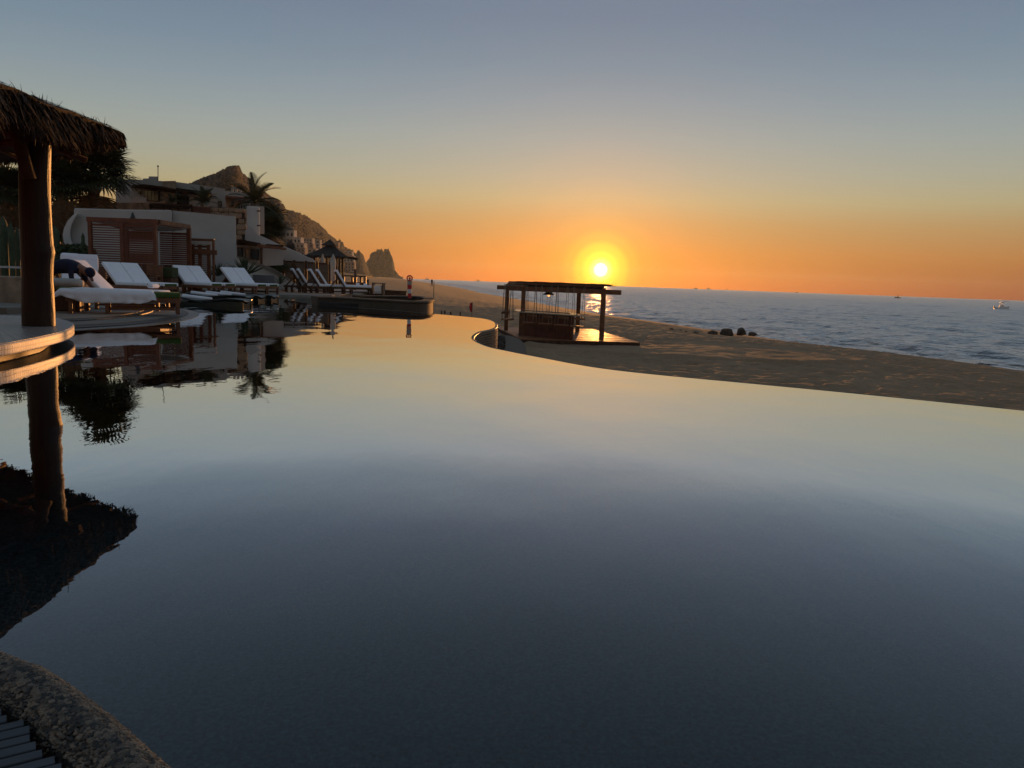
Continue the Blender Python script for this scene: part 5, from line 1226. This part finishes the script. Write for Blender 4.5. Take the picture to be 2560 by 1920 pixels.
a, b = D(*z9(1040, 625), 47), D(*z9(1037, 860), 47); tag(obj('wooden_post', MB().tube([b + Vector((0, 0, -.8)), a], [.10, .085], 10).mesh('wooden_post', M_teak, True)), 'tall sunlit wooden post in front of the hut', 'post')
a, b = D(*z9(1215, 765), 48), D(*z9(1215, 860), 48); tag(obj('wooden_post', MB().tube([b + Vector((0, 0, -.8)), a], [.09, .075], 10).mesh('wooden_post', M_teak, True)), 'short wooden post right of the hut', 'post')
rh = D(z5(2140, 1040)[0] + 20, z8(640, 540)[1], 52)
t = thing('round_hut', 'small round thatched hut roof behind the low building', 'hut', (rh.x, 52, 0)); bq = D(*z8(640, 650), 52)
hwid = D(*z8(695, 640), 52).x - D(*z8(560, 610), 52).x
obj('roof', MB().lathe([(0, rh.z), (hwid * .12, rh.z - .03), (hwid * .36, rh.z - .45 * (rh.z - bq.z)), (hwid * .5, bq.z), (hwid * .45, bq.z - .05), (0, bq.z - .05)], 20, (D(*z8(635, 600), 52).x, 53, 0)).mesh('roof', M_gz, True), t)
for a in range(4): obj('post', MB().tube([(D(*z8(635, 600), 52).x + .35 * hwid * math.cos(a * 1.57 + .7), 53 + .35 * hwid * math.sin(a * 1.57 + .7), -1), (D(*z8(635, 600), 52).x + .35 * hwid * math.cos(a * 1.57 + .7), 53 + .35 * hwid * math.sin(a * 1.57 + .7), bq.z)], .07, 7).mesh('post', M_timber), t)

# ---- ledge and dark stones under the curve of the pool
M_ledge = mat('ledge_plaster', (.12, .085, .06), .85, .15, 3, .004, 25)
lp_ = spline([P(x, y, -.95).xy.to_3d() for x, y in ((1238, 838), (1268, 836), (1295, 843), (1312, 858), (1316, 872), (1308, 890), (1290, 905))], 5)
lg = tag(obj('curved_ledge', MB().prism([Vector((p.x, p.y, -.98)) for p in lp_] + [Vector((p.x, p.y, -.98)) for p in (P(1215, 905, -.95), P(1195, 860, -.95))], (0, 0, -.8)).mesh('curved_ledge', M_ledge), bevel=.03), 'low rounded plaster ledge between pool curve and beach bar', 'ledge')
def boulder_mesh(seed, sub=3, flat=.72):
    bm = bmesh.new(); bmesh.ops.create_icosphere(bm, subdivisions=sub, radius=1)
    for v_ in bm.verts:
        d = 1 + .42 * mnoise.noise(v_.co * 1.1 + Vector((seed * 5.1, 0, 0))) + .10 * mnoise.noise(v_.co * 3 + Vector((0, seed, 0)))
        v_.co *= d
    rr2 = random.Random(seed)
    for _ in range(9):
        nn_ = Vector((rr2.gauss(0, 1), rr2.gauss(0, 1), rr2.gauss(0, .8))).normalized(); dd_ = rr2.uniform(.55, .85)
        for v_ in bm.verts:
            e_ = v_.co.dot(nn_) - dd_
            if e_ > 0: v_.co -= nn_ * e_ * .92
    for v_ in bm.verts: v_.co.z *= flat
    me_ = bpy.data.meshes.new('boulder'); bm.to_mesh(me_); bm.free(); me_.materials.append(M_rock); me_.polygons.foreach_set('use_smooth', [True] * len(me_.polygons)); return me_
BM_ = [boulder_mesh(i) for i in range(4)]
SM_ = [boulder_mesh(10 + i, 2) for i in range(2)]; rs = random.Random(2)
for k in range(26):
    px = rs.uniform(1243, 1259); py = rs.uniform(846, 878) - (px - 1243) * .5; q = P(px, py, -.93); s = rs.uniform(.06, .11)
    o = obj('dark_stone', SM_[k % 2]); o.location = q + Vector((0, 0, -.0)); o.scale = (s, s, s); o.rotation_euler = (0, 0, rs.uniform(0, 6)); tag(o, 'small dark stone heaped under the pool curve', 'stone', 'dark stones under the pool curve')
# ---- bollards, flag, pole
for k, (px, yt, lab) in enumerate(((1104, 777, 'leftmost short beach post beyond the pool edge'), (1112, 777, 'second short beach post from the left'), (1127, 779, 'third short beach post from the left'), (1151, 780.5, 'short beach post nearest the red flag'))):
    a = D(px, yt, 45); o = obj('beach_post', MB().tube([(a.x, 45, SAND_Z - .3), (a.x, 45, a.z)], [.05, .045], 8).mesh('beach_post', M_timber, True)); tag(o, lab, 'post', 'short posts on the sand')
a = D(*zb(297, 428), 45); fl = thing('beach_flag', 'small red flag hanging on a stick in the sand', 'flag', (a.x, 45, SAND_Z))
obj('stick', MB().tube([(a.x, 45, SAND_Z - .2), (a.x, 45, a.z)], .02, 7).mesh('stick', M_timber), fl)
v = []; f = []
for i in range(7):
    for j in range(5):
        u, w_ = i / 6, j / 4; v.append((a.x + .01 - (.20 - .06 * u) * w_ * (.25 + .75 * math.sin(math.pi * min(1, u * .8 + .12))), 45 + .05 * math.sin(w_ * 6 + u * 2), a.z - .02 - .42 * u - .15 * w_ * u))
f = [(i * 5 + j, i * 5 + j + 1, (i + 1) * 5 + j + 1, (i + 1) * 5 + j) for i in range(6) for j in range(4)]
o = obj('cloth', MB().add(v, f).mesh('cloth', M_redpaint, True), fl); md = o.modifiers.new('thick', 'SOLIDIFY'); md.thickness = .006
a = D(1085, 703, 45); tag(obj('thin_pole', MB().tube([(a.x, 45, SAND_Z - .3), (a.x, 45, a.z)], .022, 7).mesh('thin_pole', M_rope)), 'thin bare pole standing in the sand near the walker', 'pole')
# ---- walkers
def walker(label, px, py, z, h_, facing, seed):
    q = P(px, py, z); t = thing('person', label, 'person', (q.x, q.y, z), facing, 'people walking on the beach'); s = h_ / 1.75
    J = [(0, 0, .93), (.02, 0, 1.2), (.04, 0, 1.42), (.05, 0, 1.52), (.07, 0, 1.60), (.08, 0, 1.70), (.05, .09, .88), (.20, .09, .50), (.10, .09, .08), (.24, .09, .03), (-.05, -.09, .88), (-.06, -.09, .50), (-.32, -.09, .12), (-.22, -.09, .03),
         (.03, .19, 1.38), (-.10, .22, 1.10), (-.02, .22, .86), (.03, -.19, 1.38), (.10, -.22, 1.10), (.26, -.22, .95)]
    B = [(0, 1), (1, 2), (2, 3), (3, 4), (4, 5), (0, 6), (6, 7), (7, 8), (8, 9), (0, 10), (10, 11), (11, 12), (12, 13), (2, 14), (14, 15), (15, 16), (2, 17), (17, 18), (18, 19)]
    me_ = skin_mesh('body', [tuple(c * s for c in j) for j in J], B, [r * s for r in (.14, .13, .14, .06, .085, .08, .09, .065, .045, .04, .09, .065, .045, .04, .06, .045, .035, .06, .045, .035)], [M_skin, M_navy])
    for p in me_.polygons:
        if .25 * s < p.center.z < 1.48 * s: p.material_index = 1
    obj('body', me_, t, True)
walker('person in dark clothes walking along the far sand', 1079.5, 717, -1.0, 1.9, R(-60), 1)
walker('tiny distant person near the tip of the headland', 1007, 697.5, -.1, 1.8, R(-90), 2)

# ---- beach bar: timber deck, pergola, counter, swings
DK = -1.40
bdk = thing('bar_deck', 'weathered plank deck under the beach pergola', 'deck', tuple(P(1420, 845, DK).xy) + (SAND_Z,))
dk = [P(x, y, DK) for x, y in ((1239, 817.5), (1481, 822.5), (1600, 856), (1302, 847))]
M_plank = mat('deck_plank', (.26, .105, .045), .5, .3, 3, .003, 30, (1, 1, 1))
obj('skirt', MB().prism([p + Vector((0, 0, -.035)) for p in dk], (0, 0, -.5)).mesh('skirt', M_timber), bdk)
npl = 34
for k in range(npl):
    u0, u1 = k / npl + .0025, (k + 1) / npl - .0025; q = [dk[0].lerp(dk[3], u0), dk[1].lerp(dk[2], u0), dk[1].lerp(dk[2], u1), dk[0].lerp(dk[3], u1)]; dz = random.uniform(-.004, .004)
    obj('plank', MB().prism([p + Vector((0, 0, dz)) for p in q], (0, 0, -.035)).mesh('plank', M_plank), bdk)
M_pergola = mat('pergola_wood_glare', (.17, .068, .028), .6, .35, 5, .004, 25)  # timber colour lightened and warmed to stand in for lens glare
pg = thing('beach_pergola', 'dark timber pergola with reed roof standing over the beach bar', 'pergola', tuple(P(1400, 838, DK).xy) + (DK,))
bases = {'A': P(1265, 825, DK), 'B': P(1305, 838.5, DK), 'C': P(1443, 830, DK), 'D': P(1503, 851.5, DK)}
ROOFZ = .66
for k_, q in bases.items(): obj('post', MB().box((q.x, q.y, (DK + ROOFZ) / 2), (.19, .19, ROOFZ - DK)).mesh('post', M_pergola), pg, bevel=.01)
def ext(a, b, e): d = (b - a).normalized(); return a - d * e, b + d * e
for (m_, n_, e) in (('B', 'D', .75), ('A', 'C', .5)):
    a, b = ext(bases[m_], bases[n_], e); a = a.copy(); b = b.copy(); a.z = b.z = ROOFZ - .02; obj('beam', MB().bar(a, b, .12, .20).mesh('beam', M_pergola), pg)
for (m_, n_) in (('A', 'B'), ('C', 'D')):
    a, b = ext(bases[m_], bases[n_], .15); a = a.copy(); b = b.copy(); a.z = b.z = ROOFZ + .10; obj('side_beam', MB().bar(a, b, .10, .10).mesh('side_beam', M_pergola), pg)
rc_ = [bases['A'], bases['C'], bases['D'], bases['B']]; cen_ = sum(rc_, Vector()) / 4; rc_ = [cen_ + (p - cen_) * 1.01 for p in rc_]
obj('roof_mat', MB().prism([Vector((p.x, p.y, ROOFZ + .14)) for p in rc_], (0, 0, -.05)).mesh('roof_mat', M_thatch), pg)
mb = MB(); rs = random.Random(9)
for k in range(46):
    u = (k + .5) / 46; a = rc_[0].lerp(rc_[1], u); b = rc_[3].lerp(rc_[2], u); obj('roof_pole', MB().tube([Vector((a.x, a.y, ROOFZ + .19)), Vector((b.x, b.y, ROOFZ + .19))], .042, 6).mesh('roof_pole', M_pergola, True), pg)
M_reedtop = mat('reed_top', (.09, .06, .04), .9, .4, 10)
for k in range(2600):
    u, w_ = rs.random(), rs.random(); p = rc_[0].lerp(rc_[1], u).lerp(rc_[3].lerp(rc_[2], u), w_); p = Vector((p.x, p.y, ROOFZ + .22 + rs.uniform(0, .06) + .03 * mnoise.noise(p * 1.5))); a = rs.gauss(0, .35)
    strand(mb, p, (math.cos(a), math.sin(a), rs.uniform(-.03, .05)), rs.uniform(.3, .8), .018, Vector((0, 0, 1)) if k % 2 else Vector((-math.sin(a), math.cos(a), 0)), .03)
obj('reed_cover', mb.mesh('reed_cover', M_reedtop, fix=False), pg, kind='stuff')
# bar counter
b0, b1 = P(1299, 838, DK), P(1431, 850, DK); u_ = (b1 - b0).normalized(); w_ = Vector((.02, 1, 0)); Lb = (b1 - b0).length; Wb = 1.9
bar = thing('beach_bar', 'dark plank clad island bar with pale counter rim under the pergola', 'bar', tuple(b0 + u_ * Lb / 2 + w_ * Wb / 2)[:2] + (DK,))
def bpt(a, b, z): return b0 + u_ * a + w_ * b + Vector((0, 0, z))
BH = 1.06
obj('body', MB().prism([bpt(.05, .05, 0), bpt(Lb - .05, .05, 0), bpt(Lb - .05, Wb, 0), bpt(.05, Wb, 0)], (0, 0, BH - .35)).mesh('body', M_dark), bar)
for k in range(16):
    a = bpt(Lb * (k + .5) / 16, .03, BH / 2 - .02); obj('board', MB().box(a, (Lb / 16 * .93, .035, BH - .06), math.atan2(u_.y, u_.x)).mesh('board', M_teak_red), bar)
for k in range(10):
    for aa in (.03, Lb - .03): a = bpt(aa, Wb * (k + .5) / 10, BH / 2 - .02); obj('board', MB().box(a, (.035, Wb / 10 * .93, BH - .06), math.atan2(u_.y, u_.x)).mesh('board', M_teak_red), bar)
ro = spline([bpt(-.25, -.18, BH), bpt(.25, -.3, BH), bpt(Lb - .3, -.3, BH), bpt(Lb + .3, -.1, BH), bpt(Lb + .3, Wb, BH), bpt(Lb - .2, Wb + .25, BH), bpt(.2, Wb + .25, BH), bpt(-.3, Wb, BH)], 4, True)
ri = [bpt(Lb / 2, Wb / 2, BH) + (p - bpt(Lb / 2, Wb / 2, BH)) * .74 for p in ro]; n_ = len(ro)
v = [p for p in ro] + [p for p in ri] + [p - Vector((0, 0, .05)) for p in ro] + [p - Vector((0, 0, .05)) for p in ri]; f = []
for i in range(n_): j = (i + 1) % n_; f += [(i, j, n_ + j, n_ + i), (2 * n_ + i, 3 * n_ + i, 3 * n_ + j, 2 * n_ + j), (i, 2 * n_ + i, 2 * n_ + j, j), (n_ + i, n_ + j, 3 * n_ + j, 3 * n_ + i)]
obj('counter_top', MB().add(v, f).mesh('counter_top', mat('pale_counter', (.42, .36, .28), .22, .1, 4)), bar)
# swings round the bar
def swing(label, pos, rz):
    t = thing('swing_seat', label, 'swing', (pos.x, pos.y, DK), rz, 'rope swings hung round the bar')
    sz = .62
    obj('seat', MB().box((0, 0, sz), (.56, .30, .05)).mesh('seat', M_plank), t, True, .008)
    for sx in (-.25, .25):
        for sy in (-.12, .12): obj('rope', MB().tube([(sx, sy, sz), (sx, sy * .3, ROOFZ - DK + .16)], .009, 5).mesh('rope', M_rope), t, True)
    obj('backrest', MB().box((0, .14, sz + .30), (.52, .03, .08)).mesh('backrest', M_plank), t, True)
ang_b = math.atan2(u_.y, u_.x)
ordn = ['first', 'second', 'third', 'fourth']
for k in range(4): swing(ordn[k] + ' rope swing from the left along the front of the bar', bpt(.55 + k * .82, -.62, 0), ang_b)
for k in range(2): swing(('nearer', 'farther')[k] + ' rope swing at the left end of the bar', bpt(-.75, .45 + k * .85, 0), ang_b + R(90))
for k in range(2): swing(('left', 'right')[k] + ' rope swing behind the bar', bpt(.6 + k * 1.2, Wb + .62, 0), ang_b)
# pendant lamp
lp0 = D(1372, 736, 37.0); pl = thing('pendant_lamp', 'cone shaped pendant lamp with a lit bulb under the pergola', 'lamp', (lp0.x, lp0.y, lp0.z))
obj('shade', MB().lathe([(.29, -.02), (.28, .0), (.14, .10), (.06, .13), (.05, .2), (0, .2)], 20, tuple(lp0)).mesh('shade', M_metal, True), pl)
obj('cord', MB().tube([lp0 + Vector((0, 0, .18)), Vector((lp0.x, lp0.y, ROOFZ + .2))], .012, 5).mesh('cord', M_metal), pl)
mbu = bpy.data.materials.new('bulb'); mbu.use_nodes = True; bb = mbu.node_tree.nodes['Principled BSDF']; bb.inputs['Emission Color'].default_value = (1, .42, .12, 1); bb.inputs['Emission Strength'].default_value = 2.2; bb.inputs['Base Color'].default_value = (.9, .7, .5, 1)
obj('bulb', MB().lathe([(0, -.115), (.05, -.095), (.065, -.05), (.04, .0), (0, .02)], 12, tuple(lp0)).mesh('bulb', mbu, True), pl)

# ---- boulders at the crest
for k, (x_, y_, w_, lab) in enumerate(((178, 398, 34, 'flat dark rock at the left end of the boulder row'), (233, 404, 18, 'small rock second from the left in the row'), (263, 413, 24, 'small rounded rock third from the left'), (318, 422, 40, 'low dark rock left of the big boulders'),
        (420, 422, 62, 'broad dark boulder left of the tallest ones'), (498, 419, 84, 'wide dark boulder just left of the tallest'), (580, 416, 68, 'tallest dark boulder on the sand crest'), (647, 425, 50, 'rounded boulder at the right end of the row'))):
    px, py = zs(x_, y_ + 8); q = P(px, py, -2.05 if k > 3 else -1.95); r = w_ * .434 / FPX * q.y / 2 * (1.0 if k > 3 else 1.2); o = obj('boulder', BM_[k % 4]); o.location = q + Vector((0, 0, r * .25)); hs_ = {6: 1.1, 5: .8}.get(k, .75); o.scale = (r, r * .9, r * hs_); o.rotation_euler = (0, 0, k * 1.3); tag(o, lab, 'boulder', 'dark boulders on the sand crest')

# ---- boats
def boat_parts(t, L, top=True, hullm=None):
    hullm = hullm or M_whitepaint
    W = L * .32; secs = [(-.5, .9, .0), (-.25, 1, .0), (.1, .95, .02), (.32, .62, .05), (.46, .22, .08), (.52, .02, .10)]; v = []; f = []
    for x, w, sheer in secs: v += [(x * L, -w * W / 2, L * (.12 + sheer)), (x * L, -w * W * .36, -.05 * L), (x * L, w * W * .36, -.05 * L), (x * L, w * W / 2, L * (.12 + sheer))]
    for i in range(len(secs) - 1): f += [(i * 4 + j, i * 4 + j + 1, i * 4 + 5 + j, i * 4 + 4 + j) for j in range(3)] + [(i * 4 + 3, i * 4, i * 4 + 4, i * 4 + 7)]
    f += [(0, 1, 2, 3)]
    obj('hull', MB().add(v, f).mesh('hull', hullm), t, True)
    mb = MB(); pr = [(-.18, .12), (-.12, .27), (.05, .27), (.17, .17), (.2, .13)]; mb.prism([(x * L, -W * .32, z * L) for x, z in pr], (0, W * .64, 0)); cb_ = obj('cabin', mb.mesh('cabin', hullm), t, True)
    obj('windscreen', MB().prism([(.055 * L, -W * .325, .262 * L), (.165 * L, -W * .325, .175 * L), (.12 * L, -W * .325, .172 * L), (.01 * L, -W * .325, .255 * L)], (0, W * .65, 0)).mesh('windscreen', M_glass), cb_, True)
    if top:
        for sx, sy in ((-.08, -.25), (-.08, .25), (.06, -.25), (.06, .25)): obj('top_post', MB().tube([(sx * L, sy * W, .26 * L), (sx * L, sy * W, .40 * L)], .012 * L * .6, 5).mesh('top_post', M_metal), t, True)
        obj('hard_top', MB().box((-.01 * L, 0, .405 * L), (.26 * L, W * .62, .018 * L)).mesh('hard_top', M_metal), t, True)
        obj('mast', MB().tube([(-.02 * L, 0, .41 * L), (-.02 * L, 0, .52 * L)], .006 * L, 5).mesh('mast', M_metal), t, True)
        for s in (-1, 1): obj('outrigger', MB().tube([(0, s * W * .3, .41 * L), (.2 * L, s * W * .75, .50 * L), (.42 * L, s * W * .9, .46 * L)], .005 * L, 5).mesh('outrigger', M_metal), t, True)
    obj('motor', MB().box((-.52 * L, 0, .14 * L), (.05 * L, .09 * L, .14 * L)).mesh('motor', M_dark), t, True, .02)
M_backlit_hull = mat('backlit_hull', (.10, .10, .11), .6, .1, 2)  # distant hulls painted dark to imitate silhouettes against the sun
def boat(label, px, py, L, heading, name='motor_boat', top=True):
    q = P(px, py, SEA_Z); t = thing(name, label, 'boat', (q.x, q.y, SEA_Z + .1), heading, 'boats out on the sea'); boat_parts(t, L, top, None if name == 'motor_boat' else M_backlit_hull); t.scale = (1, 1, 1.35); return t
boat('fishing boat with flying top and raised outriggers, nearest at right', 2503, 774.5, 7.0, R(-14))
for px, py, L, hd, lab in ((2244, 745.5, 9.5, R(170), 'small pale motor boat in the middle of the right sea'), (2312, 741.3, 9, R(0), 'tiny boat just right of the middle motor boat'), (1992, 732.4, 10, R(10), 'tiny lone boat left of the middle motor boat'),
        (1739, 722.6, 16, R(0), 'leftmost of three tiny boats under the horizon right of the sun'), (1771, 723.5, 18, R(180), 'widest of three tiny boats under the horizon right of the sun'), (1818, 724, 14, R(0), 'rightmost of three tiny boats under the horizon right of the sun'), (1195, 703.2, 16, R(0), 'tiny boat on the horizon left of the pergola'), (1067, 699.5, 14, R(20), 'tiny boat on the horizon above the walker')):
    boat(lab, px, py, L, hd, 'distant_boat', True)
# ---- villas on the mountain's foot
M_villa = mat('villa_pink', (.46, .36, .30), .9, .1, .3); M_villa2 = mat('villa_rose', (.34, .22, .18), .9, .1, .3); M_villa3 = mat('villa_cream', (.52, .44, .38), .9, .1, .3)
def hill_at(px, py):
    best = None
    for g in HG[:, 2:, :]:
        tp = g[0]; v_ = Vector(tp) - CAM; w = v_.dot(FW); x = CXP + FPX * v_.dot(RT) / w
        if abs(x - px) < 3:
            for p in g:
                v_ = Vector(p) - CAM; w = v_.dot(FW); y = CYP - FPX * v_.dot(UP) / w
                d = abs(y - py)
                if best is None or d < best[0]: best = (d, p[1])
    return best[1] if best else 800
villas = [((705, 576), (735, 596), M_villa3, 3, 1, 'highest pale villa on the slope'), ((716, 594), (752, 610), M_villa3, 4, 1, 'pale villa below the highest one'), ((750, 596), (781, 612), M_villa, 4, 2, 'wide rosy villa with a lit parapet'), ((720, 608), (760, 622), M_villa, 4, 1, 'villa stacked under the pale ones'),
          ((752, 610), (783, 626), M_villa2, 3, 2, 'dark rose villa below the lit parapet'), ((725, 620), (762, 640), M_villa2, 4, 2, 'broad rose villa just above the low roof'), ((760, 622), (790, 640), M_villa, 3, 2, 'pink villa left of the gazebo roof'), ((778, 600), (800, 618), M_villa, 2, 2, 'narrow pink villa left of the gazebo top'),
          ((832, 606), (846, 622), M_villa2, 2, 2, 'small villa right of the gazebo top'), ((852, 628), (880, 642), M_villa, 3, 2, 'villa right of the gazebo roof slope'), ((858, 640), (884, 656), M_villa, 3, 2, 'villa beyond the gazebo posts'), ((862, 656), (886, 680), M_villa2, 3, 3, 'low rose villa at the foot of the slope')]
for (xa, ya), (xb, yb), m_, nc, nr, lab in villas:
    Y = hill_at((xa + xb) / 2, yb) - 6; a, b = D(xa, ya, Y), D(xb, yb, Y); t = thing('hillside_villa', lab + ' of the mountain', 'villa', ((a.x + b.x) / 2, Y, b.z), 0, 'villas on the mountain foot')
    w, h_ = b.x - a.x, a.z - b.z; dpt = max(8, w * .8)
    obj('wall', MB().box(((a.x + b.x) / 2, Y + dpt / 2, (a.z + b.z) / 2 - 1), (w, dpt, h_ + 2)).mesh('wall', m_), t)
    obj('roof', MB().box(((a.x + b.x) / 2, Y + dpt / 2 - .3, a.z + .3), (w * 1.05, dpt + .6, .5)).mesh('roof', m_), t)
    for i in range(nc):
        for j in range(nr):
            wx = a.x + w * (i + .5) / nc; wz = b.z + h_ * (j + .5) / nr; fr_ = obj('window', MB().box((wx, Y - .1, wz), (w / nc * .58, .3, h_ / nr * .55)).mesh('window', M_villa3), t); obj('pane', MB().box((wx, Y - .28, wz), (w / nc * .46, .1, h_ / nr * .44)).mesh('pane', M_glass), fr_)
    bal = obj('balcony', MB().box(((a.x + b.x) / 2 + w * .05, Y - 1.0, b.z + .4), (w * .8, 2.0, .9)).mesh('balcony', M_villa3), t)
# ================================================================== AIR
HAZE = 0.00006
def build_haze():
    m = bpy.data.materials.new('haze'); m.use_nodes = True; N = m.node_tree.nodes; L = m.node_tree.links
    for n in list(N):
        if n.type != 'OUTPUT_MATERIAL': N.remove(n)
    out = [n for n in N if n.type == 'OUTPUT_MATERIAL'][0]
    pv = N.new('ShaderNodeVolumePrincipled'); pv.inputs['Color'].default_value = (.62, .80, 1.0, 1); pv.inputs['Density'].default_value = HAZE; pv.inputs['Anisotropy'].default_value = .55
    L.new(pv.outputs[0], out.inputs['Volume'])
    o = obj('haze', MB().box((0, 1800, 38.5), (9600, 5200, 97)).mesh('haze', m)); o['kind'] = 'stuff'; o['label'] = 'thin warm morning haze over the bay'
build_haze()
